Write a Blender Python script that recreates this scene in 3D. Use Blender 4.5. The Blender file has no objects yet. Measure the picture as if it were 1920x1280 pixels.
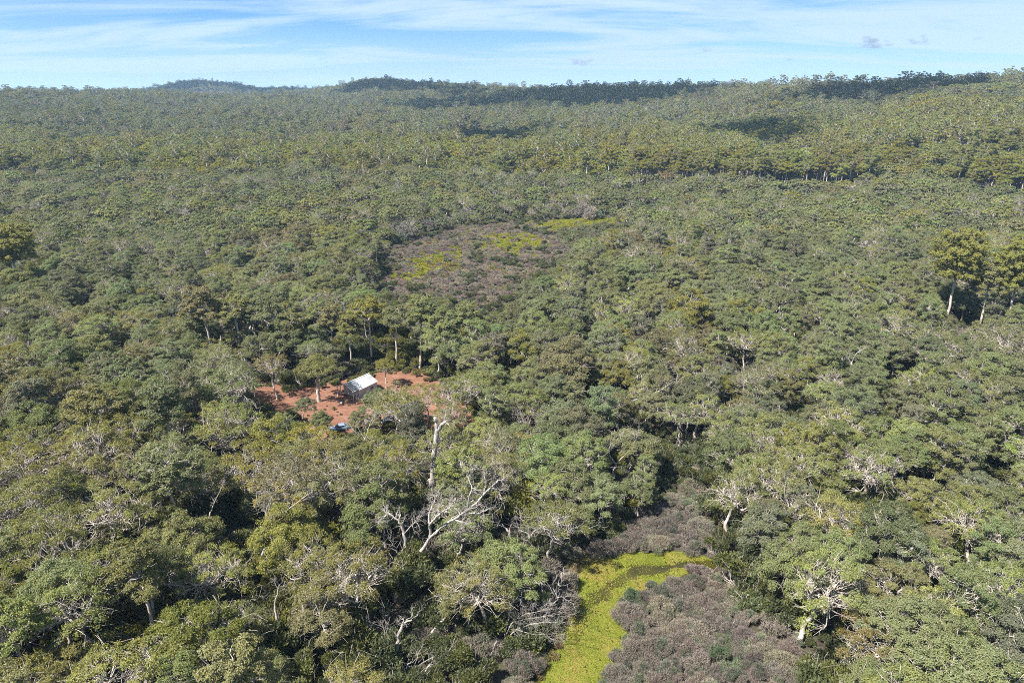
import bpy, math, random
import numpy as np
from mathutils import Vector

R = math.radians
rng = np.random.default_rng(11)
random.seed(11)
scene = bpy.context.scene
COL = scene.collection

# ------------------------------------------------------------------ camera
CAM_H, PITCH, FOC = 75.0, R(19.6), 1280.0        # photograph is 1920 x 1280, 24 mm equivalent
cd = bpy.data.cameras.new("camera")
cd.lens, cd.sensor_width, cd.clip_start, cd.clip_end = 24.0, 36.0, 0.5, 90000.0
cam = bpy.data.objects.new("camera", cd)
cam.location = (0, 0, CAM_H)
cam.rotation_euler = (R(90) - PITCH, 0, 0)
COL.objects.link(cam)
scene.camera = cam

# ------------------------------------------------------------------ sky, sun, exposure
SUN_EL, SUN_AZ = R(54), math.atan2(-0.84, -0.54)      # sun to the left and a little behind the camera
SUN_DIR = Vector((math.sin(SUN_AZ) * math.cos(SUN_EL), math.cos(SUN_AZ) * math.cos(SUN_EL), math.sin(SUN_EL)))
world = bpy.data.worlds.new("World")
scene.world = world
world.use_nodes = True
scene.view_settings.view_transform = 'Standard'
scene.view_settings.look = 'None'
scene.view_settings.exposure = 1.66
scene.view_settings.gamma = 1.0
scene.view_settings.use_curve_mapping = False


def world_nodes():
    nt = world.node_tree
    nt.nodes.clear()
    N, L = nt.nodes.new, nt.links.new
    out, bg = N('ShaderNodeOutputWorld'), N('ShaderNodeBackground')
    sky = N('ShaderNodeTexSky')
    sky.sky_type = 'NISHITA'
    sky.sun_disc = False
    sky.sun_elevation, sky.sun_rotation = SUN_EL, SUN_AZ
    sky.altitude, sky.air_density, sky.dust_density, sky.ozone_density = 800, 1.0, 0.0, 5.0
    bg.inputs['Strength'].default_value = 0.042
    # thin high cirrus, laid on a flat layer: direction divided by its height gives the layer's perspective
    tc = N('ShaderNodeTexCoord')
    sep = N('ShaderNodeSeparateXYZ')
    L(tc.outputs['Generated'], sep.inputs[0])
    zz = N('ShaderNodeMath'); zz.operation = 'ADD'; zz.inputs[1].default_value = 0.10
    zm = N('ShaderNodeMath'); zm.operation = 'MAXIMUM'; zm.inputs[1].default_value = 0.05
    L(sep.outputs['Z'], zz.inputs[0]); L(zz.outputs[0], zm.inputs[0])
    dx = N('ShaderNodeMath'); dx.operation = 'DIVIDE'
    dy = N('ShaderNodeMath'); dy.operation = 'DIVIDE'
    L(sep.outputs['X'], dx.inputs[0]); L(zm.outputs[0], dx.inputs[1])
    L(sep.outputs['Y'], dy.inputs[0]); L(zm.outputs[0], dy.inputs[1])
    cmb = N('ShaderNodeCombineXYZ')
    L(dx.outputs[0], cmb.inputs[0]); L(dy.outputs[0], cmb.inputs[1])
    mp = N('ShaderNodeMapping')
    mp.inputs['Rotation'].default_value = (0, 0, R(28))
    mp.inputs['Scale'].default_value = (0.26, 0.70, 1)
    mp.inputs['Location'].default_value = (3.1, 1.7, 0)
    L(cmb.outputs[0], mp.inputs[0])
    n1 = N('ShaderNodeTexNoise'); n1.inputs['Scale'].default_value = 1.5
    n1.inputs['Detail'].default_value = 11; n1.inputs['Roughness'].default_value = 0.64
    n1.inputs['Distortion'].default_value = 0.7
    L(mp.outputs[0], n1.inputs['Vector'])
    r1 = N('ShaderNodeMapRange'); r1.interpolation_type = 'SMOOTHSTEP'
    r1.inputs['From Min'].default_value = 0.30; r1.inputs['From Max'].default_value = 0.60
    r1.inputs['To Min'].default_value = 0.0; r1.inputs['To Max'].default_value = 0.92
    L(n1.outputs['Fac'], r1.inputs['Value'])
    # the veil thickens towards the horizon, where one looks along it
    hz = N('ShaderNodeMapRange'); hz.interpolation_type = 'SMOOTHSTEP'
    hz.inputs['From Min'].default_value = 0.0; hz.inputs['From Max'].default_value = 0.12
    hz.inputs['To Min'].default_value = 0.80; hz.inputs['To Max'].default_value = 0.0
    L(sep.outputs['Z'], hz.inputs['Value'])
    mx = N('ShaderNodeMath'); mx.operation = 'MAXIMUM'
    L(r1.outputs[0], mx.inputs[0]); L(hz.outputs[0], mx.inputs[1])
    mix = N('ShaderNodeMix'); mix.data_type = 'RGBA'
    mix.inputs['B'].default_value = (5.0, 6.45, 7.9, 1)
    blue = N('ShaderNodeMix'); blue.data_type = 'RGBA'; blue.blend_type = 'MULTIPLY'; blue.inputs['Factor'].default_value = 1
    blue.inputs['B'].default_value = (0.50, 0.80, 1.08, 1)
    L(sky.outputs[0], blue.inputs['A'])
    L(mx.outputs[0], mix.inputs['Factor']); L(blue.outputs['Result'], mix.inputs['A'])
    L(mix.outputs['Result'], bg.inputs['Color'])
    L(bg.outputs[0], out.inputs['Surface'])


world_nodes()
sd = bpy.data.lights.new("sun", 'SUN')
sd.energy, sd.angle, sd.color = 4.9, R(0.53), (1.0, 0.94, 0.85)
sun = bpy.data.objects.new("sun", sd)
sun.rotation_euler = SUN_DIR.to_track_quat('Z', 'Y').to_euler()
COL.objects.link(sun)
cy = scene.cycles
cy.max_bounces, cy.diffuse_bounces, cy.glossy_bounces = 5, 3, 2
cy.transmission_bounces, cy.volume_bounces, cy.transparent_max_bounces = 3, 1, 4
cy.filter_width = 1.0
cy.use_denoising = False
cy.denoiser = 'OPENIMAGEDENOISE'
cy.denoising_input_passes = 'RGB_ALBEDO_NORMAL'
cy.sample_clamp_indirect, cy.sample_clamp_direct = 1.5, 12.0
cy.caustics_reflective = cy.caustics_refractive = False

# ------------------------------------------------------------------ seeing and placing
CP, SP = math.cos(PITCH), math.sin(PITCH)


def ray(px, py):
    u, v = (px - 960) / FOC, (640 - py) / FOC
    return np.array((u, CP + v * SP, -SP + v * CP))


def on_level(px, py, z=0.0):
    """the point at height z that is seen at a pixel of the photograph"""
    r = ray(px, py)
    t = (z - CAM_H) / r[2]
    return np.array((r[0] * t, r[1] * t, z))


def at_dist(px, py, d):
    r = ray(px, py)
    t = d / r[1]
    return np.array((r[0] * t, d, CAM_H + r[2] * t))


def project(x, y, z):
    dz = z - CAM_H
    dep = y * CP - dz * SP
    dep = np.where(dep > 1, dep, 1)
    return 960 + FOC * x / dep, 640 - FOC * (y * SP + dz * CP) / dep, dep


def inside(poly, x, y):
    poly = np.asarray(poly, float)
    x, y = np.asarray(x, float), np.asarray(y, float)
    res = np.zeros(x.shape, bool)
    n = len(poly)
    j = n - 1
    for i in range(n):
        xi, yi = poly[i]
        xj, yj = poly[j]
        c = ((yi > y) != (yj > y)) & (x < (xj - xi) * (y - yi) / ((yj - yi) or 1e-9) + xi)
        res ^= c
        j = i
    return res


def ground_poly(pix, z=0.0):
    return np.array([on_level(px, py, z)[:2] for px, py in pix])


_g = np.random.default_rng(5)
_WV = [(_g.normal(size=2), _g.uniform(0, 6.28)) for _ in range(14)]


def wob(x, y, scale, k=0):
    """smooth repeatable unevenness, about -1..1"""
    s = np.zeros(np.shape(x))
    for i in range(5):
        (w, p) = _WV[(i + k * 3) % 14]
        s = s + np.sin((w[0] * x + w[1] * y) / scale * (1 + .35 * i) + p * (k + 1))
    return s / 2.6


# terrain: what the canopy's top does along nine directions (distance, pixel row) and the ground below it
PROFILE = {
    -900: [(480, 342), (700, 285), (1000, 225), (1400, 176), (2000, 182), (3600, 190)],
    0: [(480, 344), (700, 287), (1000, 218), (1400, 169), (2000, 178), (3600, 182)],
    300: [(480, 344), (800, 266), (1200, 207), (1600, 172), (2200, 180), (3600, 172)],
    430: [(480, 344), (800, 266), (1200, 212), (1700, 180), (2300, 188), (3500, 152)],
    560: [(480, 344), (800, 264), (1200, 213), (1700, 184), (2300, 185), (3500, 166)],
    740: [(480, 344), (800, 262), (1200, 212), (1600, 193), (2300, 151), (3500, 170)],
    900: [(480, 344), (800, 260), (1300, 203), (1600, 188), (2300, 161), (3500, 175)],
    1050: [(480, 344), (800, 258), (1200, 206), (1650, 164), (2300, 172), (3500, 180)],
    1300: [(480, 342), (800, 252), (1100, 205), (1500, 160), (2300, 172), (3500, 180)],
    1500: [(480, 338), (700, 262), (900, 215), (1150, 156), (2300, 180), (3500, 180)],
    1680: [(450, 346), (600, 270), (800, 196), (1020, 148), (2300, 180), (3500, 180)],
    1900: [(450, 344), (600, 262), (800, 190), (1000, 137), (2300, 180), (3500, 180)],
    2900: [(450, 344), (600, 262), (800, 200), (1000, 140), (2300, 180), (3500, 180)],
}
_DS = np.array([0, 300, 480, 600, 700, 800, 900, 1000, 1100, 1200, 1300, 1400, 1500, 1600, 1700, 1850, 2000, 2300, 2600, 3000, 3500, 4200, 6000.])
_AZ, _Z = [], []
for px_, prof in sorted(PROFILE.items()):
    u = (px_ - 960) / FOC
    ds, zs = [0, 300], [0, 0]
    for d, row in prof:
        v = (640 - row) / FOC
        zc = CAM_H + d * (-SP + v * CP) / (CP + v * SP)
        hgt = 15 if d < 520 else (18.5 if d < 2000 else 14)
        ds.append(d); zs.append(max(zc - hgt, -6) if d > 500 else 0)
    ds += [4300, 6500]; zs += [zs[-1] - 40, zs[-1] - 60]
    _AZ.append(math.atan(u / 0.96)); _Z.append(np.interp(_DS, ds, zs))
_AZ, _Z = np.array(_AZ), np.array(_Z)


def terrain(x, y):
    x, y = np.asarray(x, float), np.asarray(y, float)
    yy = np.maximum(y, 1.0)
    az = np.clip(np.arctan2(x, yy), _AZ[0], _AZ[-1])
    d = np.minimum(np.hypot(yy, 0), 6000)
    ai = np.clip(np.searchsorted(_AZ, az) - 1, 0, len(_AZ) - 2)
    f = (az - _AZ[ai]) / (_AZ[ai + 1] - _AZ[ai])
    f = f * f * (3 - 2 * f)
    di = np.clip(np.searchsorted(_DS, d, side='right') - 1, 0, len(_DS) - 2)
    g = np.clip((d - _DS[di]) / (_DS[di + 1] - _DS[di]), 0, 1)
    a = _Z[ai, di] * (1 - g) + _Z[ai, di + 1] * g
    b = _Z[ai + 1, di] * (1 - g) + _Z[ai + 1, di + 1] * g
    z = a * (1 - f) + b * f
    k = np.clip((d - 500) / 500, 0, 1)
    return z + k * (5 * wob(x, y, 130) + 2.5 * wob(x, y, 55, 1))


# ------------------------------------------------------------------ materials
def mat(name):
    m = bpy.data.materials.new(name)
    m.use_nodes = True
    nt = m.node_tree
    nt.nodes.clear()
    out = nt.nodes.new('ShaderNodeOutputMaterial')
    return m, nt, nt.nodes.new, nt.links.new, out


def leaf_material(name, rough=0.5, trans=0.40, spec=0.35, tip=(1.22, 1.10, 0.62)):
    m, nt, N, L, out = mat(name)
    a = N('ShaderNodeAttribute'); a.attribute_type = 'INSTANCER'; a.attribute_name = 'tint'
    v = N('ShaderNodeAttribute'); v.attribute_name = 'shade_of_leaf'
    mul = N('ShaderNodeMix'); mul.data_type = 'RGBA'; mul.blend_type = 'MULTIPLY'; mul.inputs['Factor'].default_value = 1
    mul.inputs['B'].default_value = (*tip, 1)
    L(a.outputs['Color'], mul.inputs['A'])
    mx = N('ShaderNodeMix'); mx.data_type = 'RGBA'
    L(v.outputs['Fac'], mx.inputs['Factor']); L(a.outputs['Color'], mx.inputs['A']); L(mul.outputs['Result'], mx.inputs['B'])
    p = N('ShaderNodeBsdfPrincipled')
    p.inputs['Roughness'].default_value = rough
    p.inputs['Specular IOR Level'].default_value = spec
    L(mx.outputs['Result'], p.inputs['Base Color'])
    t = N('ShaderNodeBsdfTranslucent')
    L(mx.outputs['Result'], t.inputs['Color'])
    ms = N('ShaderNodeMixShader'); ms.inputs[0].default_value = trans
    L(p.outputs[0], ms.inputs[1]); L(t.outputs[0], ms.inputs[2])
    L(ms.outputs[0], out.inputs['Surface'])
    return m


def bark_material(name, ca, cb, cc, scale=1.0, spots=0.55):
    m, nt, N, L, out = mat(name)
    tc = N('ShaderNodeTexCoord')
    mp = N('ShaderNodeMapping'); mp.inputs['Scale'].default_value = (scale, scale, scale * 0.28)
    L(tc.outputs['Object'], mp.inputs[0])
    n = N('ShaderNodeTexNoise'); n.inputs['Scale'].default_value = 1.6; n.inputs['Detail'].default_value = 6
    n.inputs['Roughness'].default_value = 0.65
    L(mp.outputs[0], n.inputs['Vector'])
    r = N('ShaderNodeValToRGB')
    r.color_ramp.elements[0].position, r.color_ramp.elements[0].color = 0.34, (*ca, 1)
    r.color_ramp.elements[1].position, r.color_ramp.elements[1].color = spots + 0.1, (*cc, 1)
    e = r.color_ramp.elements.new(spots - 0.06); e.color = (*cb, 1)
    L(n.outputs['Fac'], r.inputs[0])
    p = N('ShaderNodeBsdfPrincipled'); p.inputs['Roughness'].default_value = 0.8
    p.inputs['Specular IOR Level'].default_value = 0.2
    L(r.outputs[0], p.inputs['Base Color'])
    b = N('ShaderNodeBump'); b.inputs['Strength'].default_value = 0.5; b.inputs['Distance'].default_value = 0.06
    L(n.outputs['Fac'], b.inputs['Height']); L(b.outputs[0], p.inputs['Normal'])
    L(p.outputs[0], out.inputs['Surface'])
    return m


def plain(name, c, rough=0.6, metal=0.0, var=0.12, scale=3.0, spec=0.4):
    m, nt, N, L, out = mat(name)
    tc = N('ShaderNodeTexCoord')
    n = N('ShaderNodeTexNoise'); n.inputs['Scale'].default_value = scale; n.inputs['Detail'].default_value = 5
    L(tc.outputs['Object'], n.inputs['Vector'])
    r = N('ShaderNodeValToRGB')
    r.color_ramp.elements[0].position = 0.3; r.color_ramp.elements[1].position = 0.7
    r.color_ramp.elements[0].color = (*[x * (1 - var) for x in c], 1)
    r.color_ramp.elements[1].color = (*[min(1, x * (1 + var)) for x in c], 1)
    L(n.outputs['Fac'], r.inputs[0])
    p = N('ShaderNodeBsdfPrincipled')
    p.inputs['Roughness'].default_value = rough; p.inputs['Metallic'].default_value = metal
    p.inputs['Specular IOR Level'].default_value = spec
    L(r.outputs[0], p.inputs['Base Color'])
    L(p.outputs[0], out.inputs['Surface'])
    return m


def ramp_ground(name, stops, scale, scale2=None, rough=0.95, bump=0.3, bdist=0.1, stretch=(1, 1, 1)):
    m, nt, N, L, out = mat(name)
    tc = N('ShaderNodeTexCoord')
    mp = N('ShaderNodeMapping'); mp.inputs['Scale'].default_value = stretch
    L(tc.outputs['Object'], mp.inputs[0])
    n = N('ShaderNodeTexNoise'); n.inputs['Scale'].default_value = scale; n.inputs['Detail'].default_value = 10
    n.inputs['Roughness'].default_value = 0.7
    L(mp.outputs[0], n.inputs['Vector'])
    r = N('ShaderNodeValToRGB')
    els = r.color_ramp.elements
    els[0].position, els[0].color = stops[0][0], (*stops[0][1], 1)
    els[1].position, els[1].color = stops[-1][0], (*stops[-1][1], 1)
    for pz, c in stops[1:-1]:
        els.new(pz).color = (*c, 1)
    L(n.outputs['Fac'], r.inputs[0])
    p = N('ShaderNodeBsdfPrincipled'); p.inputs['Roughness'].default_value = rough
    p.inputs['Specular IOR Level'].default_value = 0.15
    col = r.outputs[0]
    if scale2:
        n2 = N('ShaderNodeTexNoise'); n2.inputs['Scale'].default_value = scale2; n2.inputs['Detail'].default_value = 6
        L(mp.outputs[0], n2.inputs['Vector'])
        mr = N('ShaderNodeMapRange'); mr.inputs['From Min'].default_value = .3; mr.inputs['From Max'].default_value = .7
        mr.inputs['To Min'].default_value = .72; mr.inputs['To Max'].default_value = 1.25
        L(n2.outputs['Fac'], mr.inputs['Value'])
        mu = N('ShaderNodeMix'); mu.data_type = 'RGBA'; mu.blend_type = 'MULTIPLY'; mu.inputs['Factor'].default_value = 1
        L(col, mu.inputs['A']); L(mr.outputs[0], mu.inputs['B'])
        col = mu.outputs['Result']
    L(col, p.inputs['Base Color'])
    b = N('ShaderNodeBump'); b.inputs['Strength'].default_value = bump; b.inputs['Distance'].default_value = bdist
    L(n.outputs['Fac'], b.inputs['Height']); L(b.outputs[0], p.inputs['Normal'])
    L(p.outputs[0], out.inputs['Surface'])
    return m


M_LEAF = leaf_material("gum_leaf")
M_SCRUB = leaf_material("scrub_twigs", rough=0.8, trans=0.1, spec=0.1, tip=(0.55, 0.78, 0.62))
M_GRASS = leaf_material("swamp_grass", rough=0.7, trans=0.3, spec=0.15, tip=(0.8, 0.62, 0.7))
M_BARK = bark_material("gum_bark", (0.13, 0.10, 0.085), (0.36, 0.325, 0.29), (0.50, 0.46, 0.42))
M_PALE = bark_material("pale_gum_bark", (0.14, 0.105, 0.085), (0.37, 0.33, 0.29), (0.48, 0.44, 0.40))
M_BARK_DARK = bark_material("rough_bark", (0.05, 0.043, 0.038), (0.16, 0.138, 0.12), (0.33, 0.29, 0.26))
M_DEAD = bark_material("bleached_wood", (0.075, 0.062, 0.054), (0.25, 0.225, 0.205), (0.41, 0.38, 0.355), scale=1.9, spots=0.53)
M_TWIG = bark_material("grey_twig", (0.15, 0.12, 0.105), (0.34, 0.295, 0.265), (0.46, 0.42, 0.39))


# ------------------------------------------------------------------ mesh building
def mesh_of(name, V, F, mats, mi=None, shade=None, smooth=False):
    me = bpy.data.meshes.new(name)
    V = np.ascontiguousarray(V, dtype=np.float32)
    F = np.ascontiguousarray(F, dtype=np.int32)
    k = F.shape[1]
    me.vertices.add(len(V)); me.vertices.foreach_set('co', V.ravel())
    me.loops.add(F.size); me.loops.foreach_set('vertex_index', F.ravel())
    me.polygons.add(len(F))
    me.polygons.foreach_set('loop_start', np.arange(0, F.size, k, dtype=np.int32))
    me.polygons.foreach_set('loop_total', np.full(len(F), k, dtype=np.int32))
    if mi is not None:
        me.polygons.foreach_set('material_index', np.asarray(mi, dtype=np.int32))
    sm = np.full(len(F), bool(smooth)) if not isinstance(smooth, np.ndarray) else smooth
    me.polygons.foreach_set('use_smooth', sm)
    for m in (mats if isinstance(mats, (list, tuple)) else [mats]):
        me.materials.append(m)
    if shade is not None:
        at = me.attributes.new('shade_of_leaf', 'FLOAT', 'FACE')
        at.data.foreach_set('value', np.asarray(shade, dtype=np.float32))
    me.update(calc_edges=True)
    return me


class Tubes:
    def __init__(self):
        self.V, self.F, self.n = [], [], 0

    def add(self, pts, rad, sides=6):
        pts = np.asarray(pts, float)
        rad = np.asarray(rad, float)
        t = np.gradient(pts, axis=0)
        t /= np.linalg.norm(t, axis=1)[:, None] + 1e-9
        ref = np.where(np.abs(t[:, 2:3]) > 0.9, np.array([[1., 0, 0]]), np.array([[0., 0, 1]]))
        ref = np.broadcast_to(ref[:1], t.shape)
        u = np.cross(t, ref); u /= np.linalg.norm(u, axis=1)[:, None] + 1e-9
        w = np.cross(t, u)
        a = np.linspace(0, 2 * math.pi, sides, endpoint=False)
        ring = (u[:, None, :] * np.cos(a)[None, :, None] + w[:, None, :] * np.sin(a)[None, :, None]) * rad[:, None, None] + pts[:, None, :]
        n = len(pts)
        i, j = np.meshgrid(np.arange(n - 1), np.arange(sides), indexing='ij')
        j2 = (j + 1) % sides
        f = np.stack([i * sides + j, i * sides + j2, (i + 1) * sides + j2, (i + 1) * sides + j], -1).reshape(-1, 4) + self.n
        self.V.append(ring.reshape(-1, 3)); self.F.append(f); self.n += n * sides

    def arrays(self):
        if not self.V:
            return np.zeros((0, 3)), np.zeros((0, 4), int)
        return np.concatenate(self.V), np.concatenate(self.F)


def bend(a, b, n, g, sag=0.12, lift=0.0):
    """a crooked path from a to b"""
    a, b = np.asarray(a, float), np.asarray(b, float)
    s = np.linspace(0, 1, n)[:, None]
    ln = np.linalg.norm(b - a)
    p = a + (b - a) * s
    off = g.normal(size=3) * sag * ln
    off2 = g.normal(size=3) * sag * 0.6 * ln
    p = p + np.sin(s * math.pi) * off + np.sin(s * 2 * math.pi) * off2
    p[:, 2] += (np.sin(s * math.pi) * lift * ln)[:, 0]
    p[1:-1] += g.normal(size=(n - 2, 3)) * min(0.025, sag * .5) * ln
    return p


def leaves_at(cent, out, g, L=0.34, W=0.15, bias=1.5, droop=0.25):
    """rhombic leaf sprays round given centres; out = outward direction of each"""
    n = len(cent)
    nr = out * bias + g.normal(size=(n, 3)) * 0.75
    nr[:, 2] += 0.25
    nr /= np.linalg.norm(nr, axis=1)[:, None]
    ax = g.normal(size=(n, 3))
    ax[:, 2] -= droop
    ax -= nr * (ax * nr).sum(1)[:, None]
    ax /= np.linalg.norm(ax, axis=1)[:, None] + 1e-9
    si = np.cross(nr, ax)
    l = L * g.uniform(0.65, 1.35, n)[:, None]
    w = W * g.uniform(0.7, 1.35, n)[:, None]
    cup = nr * (l * 0.12)
    V = np.stack([cent - ax * l * .5 - cup, cent + si * w * .5, cent + ax * l * .5 - cup, cent - si * w * .5], 1).reshape(-1, 3)
    F = np.arange(n * 4).reshape(n, 4)
    return V, F


def clump_leaves(c, rc, g, tufts, per, flat=0.62, L=0.34, W=0.15, spread=0.21, low=-0.25, heart=None):
    d = g.normal(size=(tufts, 3))
    d /= np.linalg.norm(d, axis=1)[:, None]
    d[:, 2] = np.where(d[:, 2] < low, -d[:, 2], d[:, 2])
    rr = rc * g.uniform(0.62, 1.05, tufts)[:, None]
    tc = c + d * rr * np.array([1, 1, flat])
    cen = np.repeat(tc, per, 0) + g.normal(size=(tufts * per, 3)) * spread * np.array([1, 1, 0.75]) * (0.5 + 0.5 * rc)
    o = cen - (c - np.array([0, 0, rc * 0.4]))
    o /= np.linalg.norm(o, axis=1)[:, None] + 1e-9
    if heart is not None:
        o2 = cen - heart
        o = o + 0.8 * o2 / (np.linalg.norm(o2, axis=1)[:, None] + 1e-9)
        o /= np.linalg.norm(o, axis=1)[:, None] + 1e-9
    V, F = leaves_at(cen, o, g, L, W)
    sh = np.repeat(g.uniform(0, 1, tufts), per)
    return V, F, sh


def spread_points(n, shape, g, tries=40):
    """n points of a crown kept apart from each other"""
    pts = [shape(g)]
    for _ in range(n - 1):
        best, bd = None, -1
        for _ in range(tries // 4):
            q = shape(g)
            dd = min(np.sum((q - p) ** 2) for p in pts)
            if dd > bd:
                best, bd = q, dd
        pts.append(best)
    return np.array(pts)


class Tree:
    """meshes of one tree: trunk, limbs, crown, and all of it in one mesh"""
    pass


def make_gum(seed, H=15, Rc=5.2, bole=0.45, depth=0.55, nclump=34, nlimb=4, tufts=18, per=42, rc=(0.85, 1.6),
             L=0.30, W=0.105, lean=0.06, r0=0.28, bark=None, flat=0.72, bare=14, sag=.045, shape='dome', rust=0.15, crown_bark=None, forks=8):
    g = np.random.default_rng(seed)
    bark = bark or M_BARK
    T = Tree()
    T.H, T.R, T.zc = H, Rc, H * 0.78
    fork = np.array((g.normal() * lean * H, g.normal() * lean * H, H * bole))
    top = np.array((fork[0] * 1.4, fork[1] * 1.4, 0))

    def dome(g):
        a = g.uniform(0, 6.283); r = math.sqrt(g.uniform(0, 1))
        if shape == 'dome':
            z = H - (0.15 + depth * 0.55 * r * r) * Rc * 1.15 - abs(g.normal()) * Rc * depth * 0.28
        elif shape == 'flat':
            z = H - (0.10 + 0.42 * r * r) * Rc - abs(g.normal()) * 0.7
        elif shape == 'column':
            t = g.uniform(0, 1) ** 0.8
            z = H - t * (H * (1 - bole) * 0.95)
            r *= 0.42 + 0.58 * math.sin(min(1, t * 1.25 + .12) * math.pi * 0.72)
        elif shape == 'layer':
            t = g.choice([0.05, 0.3, 0.6, 0.85]) + g.normal() * .04
            z = H - t * H * (1 - bole) * 0.9
            r *= (0.55 + 0.6 * t) * g.uniform(.8, 1.1)
        e = 1 + 0.16 * math.sin(2 * a + seed) + 0.10 * math.sin(3 * a + 2 * seed)
        return np.array((top[0] + math.cos(a) * r * Rc * e, top[1] + math.sin(a) * r * Rc * e, z))
    C = spread_points(nclump, dome, g)
    # trunk
    tb = Tubes()
    n = 9
    tp = bend((0, 0, -0.4), fork, n, g, 0.045 if H < 18 else 0.012)
    tr = np.linspace(r0, r0 * 0.72, n); tr[0] *= 1.35; tr[1] *= 1.08
    tb.add(tp, tr, 8)
    # limbs: clumps shared out by direction
    ang = np.arctan2(C[:, 1] - top[1], C[:, 0] - top[0])
    order = np.argsort(ang)
    limbs = []
    groups = np.array_split(np.roll(order, int(g.integers(0, nclump))), nlimb)
    if shape in ('column', 'layer'):
        zs = np.argsort(C[:, 2]); groups = np.array_split(zs, nlimb)
    for gi, grp in enumerate(groups):
        lt = Tubes()
        cen = C[grp].mean(0)
        st = fork if shape not in ('column', 'layer') else fork * 0.999
        end = st + (cen - st) * 0.82
        if shape in ('column', 'layer'):
            end = np.array((top[0] + g.normal() * .2, top[1] + g.normal() * .2, C[grp][:, 2].max() - .3)) if gi == nlimb - 1 else end
        lp = bend(st, end, 9, g, 0.10, 0.03)
        rl = np.linspace(r0 * 0.60, r0 * 0.22, 9)
        lt.add(lp, rl, 6)
        for ci in grp:
            c = C[ci]
            dd = np.linalg.norm(lp - c, axis=1) + np.linspace(3.0, 0, 9) * 0.25
            k = int(np.clip(np.argmin(dd) - g.integers(1, 4), 1, 8))
            bp = bend(lp[k], c + g.normal(size=3) * 0.15, 6, g, 0.11, -0.02)
            lt.add(bp, np.linspace(rl[k] * 0.55, 0.022, 6), 5)
            for _ in range(forks):                       # forks inside and under the clump
                q = bp[int(g.integers(1, 5))]
                e2 = c + g.normal(size=3) * np.array([.85, .85, .4]) * rc[1] * 0.85 - np.array((0, 0, .25))
                lt.add(bend(q, e2, 4, g, 0.12), np.linspace(0.036, 0.012, 4), 4)
        for _ in range(max(1, bare // nlimb)):       # bare twigs
            k = int(g.integers(3, 9))
            dv = g.normal(size=3); dv[2] = abs(dv[2]) * .6 + .1
            dv /= np.linalg.norm(dv)
            l = g.uniform(1.2, 3.2) * Rc / 5
            q = lp[k] + dv * l
            pp = bend(lp[k], q, 6, g, 0.14)
            lt.add(pp, np.linspace(min(.07, rl[k] * .6), 0.012, 6), 4)
            for _ in range(3):
                j = int(g.integers(2, 5))
                d2 = dv + g.normal(size=3) * .7
                d2 /= np.linalg.norm(d2)
                lt.add(bend(pp[j], pp[j] + d2 * l * .45, 4, g, .12), np.linspace(.03, .008, 4), 4)
        limbs.append(lt.arrays())
    # crown
    Vs, Fs, Ss, k = [], [], [], 0
    for c in C:
        r = g.uniform(*rc)
        hue = g.uniform(0, 1) ** (1.0 / max(rust, .05) * 0.15)
        V, F, sh = clump_leaves(c, r, g, int(tufts * (0.6 + 0.4 * r / rc[1]) + 1), per, flat, L, W, heart=np.array((top[0], top[1], H * .62)))
        Vs.append(V); Fs.append(F + k); k += len(V)
        Ss.append(np.clip(0.55 * sh * rust * 4 + 0.45 * hue * rust * 2, 0, 1))
    cV, cF, cS = np.concatenate(Vs), np.concatenate(Fs), np.concatenate(Ss)
    tV, tF = tb.arrays()
    T.bark = bark
    T.trunk = mesh_of("gum_trunk", tV, tF, bark, smooth=True)
    T.limbs = [mesh_of("gum_limb", v, f, crown_bark or bark, smooth=True) for v, f in limbs]
    T.crown = mesh_of("gum_crown", cV, cF, M_LEAF, shade=cS)
    allV, allF, mi, off = [tV], [tF], [np.zeros(len(tF))], len(tV)
    for v, f in limbs:
        allV.append(v); allF.append(f + off); mi.append(np.zeros(len(f))); off += len(v)
    nb = sum(len(x) for x in allF)
    allV.append(cV); allF.append(cF + off); mi.append(np.ones(len(cF)))
    T.joined = mesh_of("gum_whole", np.concatenate(allV), np.concatenate(allF), [bark, M_LEAF], mi=np.concatenate(mi),
                       shade=np.concatenate([np.zeros(nb), cS]), smooth=np.concatenate([np.ones(nb, bool), np.zeros(len(cF), bool)]))
    return T


def grow(lt, p, d, ln, r, lev, g, up=0.12, split=(2, 3), steps=6, maxlev=4, sides=6):
    """bare wood: a crooked branch with side branches"""
    d = d / np.linalg.norm(d)
    e = p + d * ln
    pp = bend(p, e, steps, g, 0.09 + 0.02 * lev)
    rr = np.linspace(r, max(r * 0.42, 0.009), steps)
    if lev == maxlev:
        rr[-1] = 0.006
    lt.add(pp, rr, max(4, sides - lev))
    if lev >= maxlev:
        return pp
    for _ in range(int(g.integers(split[0], split[1] + 1)) + (lev > 0)):
        k = int(g.integers(2, steps)) if lev else int(g.integers(3, steps))
        dd = d * 0.75 + g.normal(size=3) * 0.62
        dd[2] += up
        grow(lt, pp[k], dd, ln * g.uniform(0.42, 0.72), rr[k] * g.uniform(0.5, 0.75), lev + 1, g, up, split, max(4, steps - 1), maxlev, sides)
    dd = d + g.normal(size=3) * 0.3
    grow(lt, pp[-1], dd, ln * g.uniform(.5, .75), rr[-1], lev + 1, g, up, split, max(4, steps - 1), maxlev, sides)
    return pp


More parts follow.
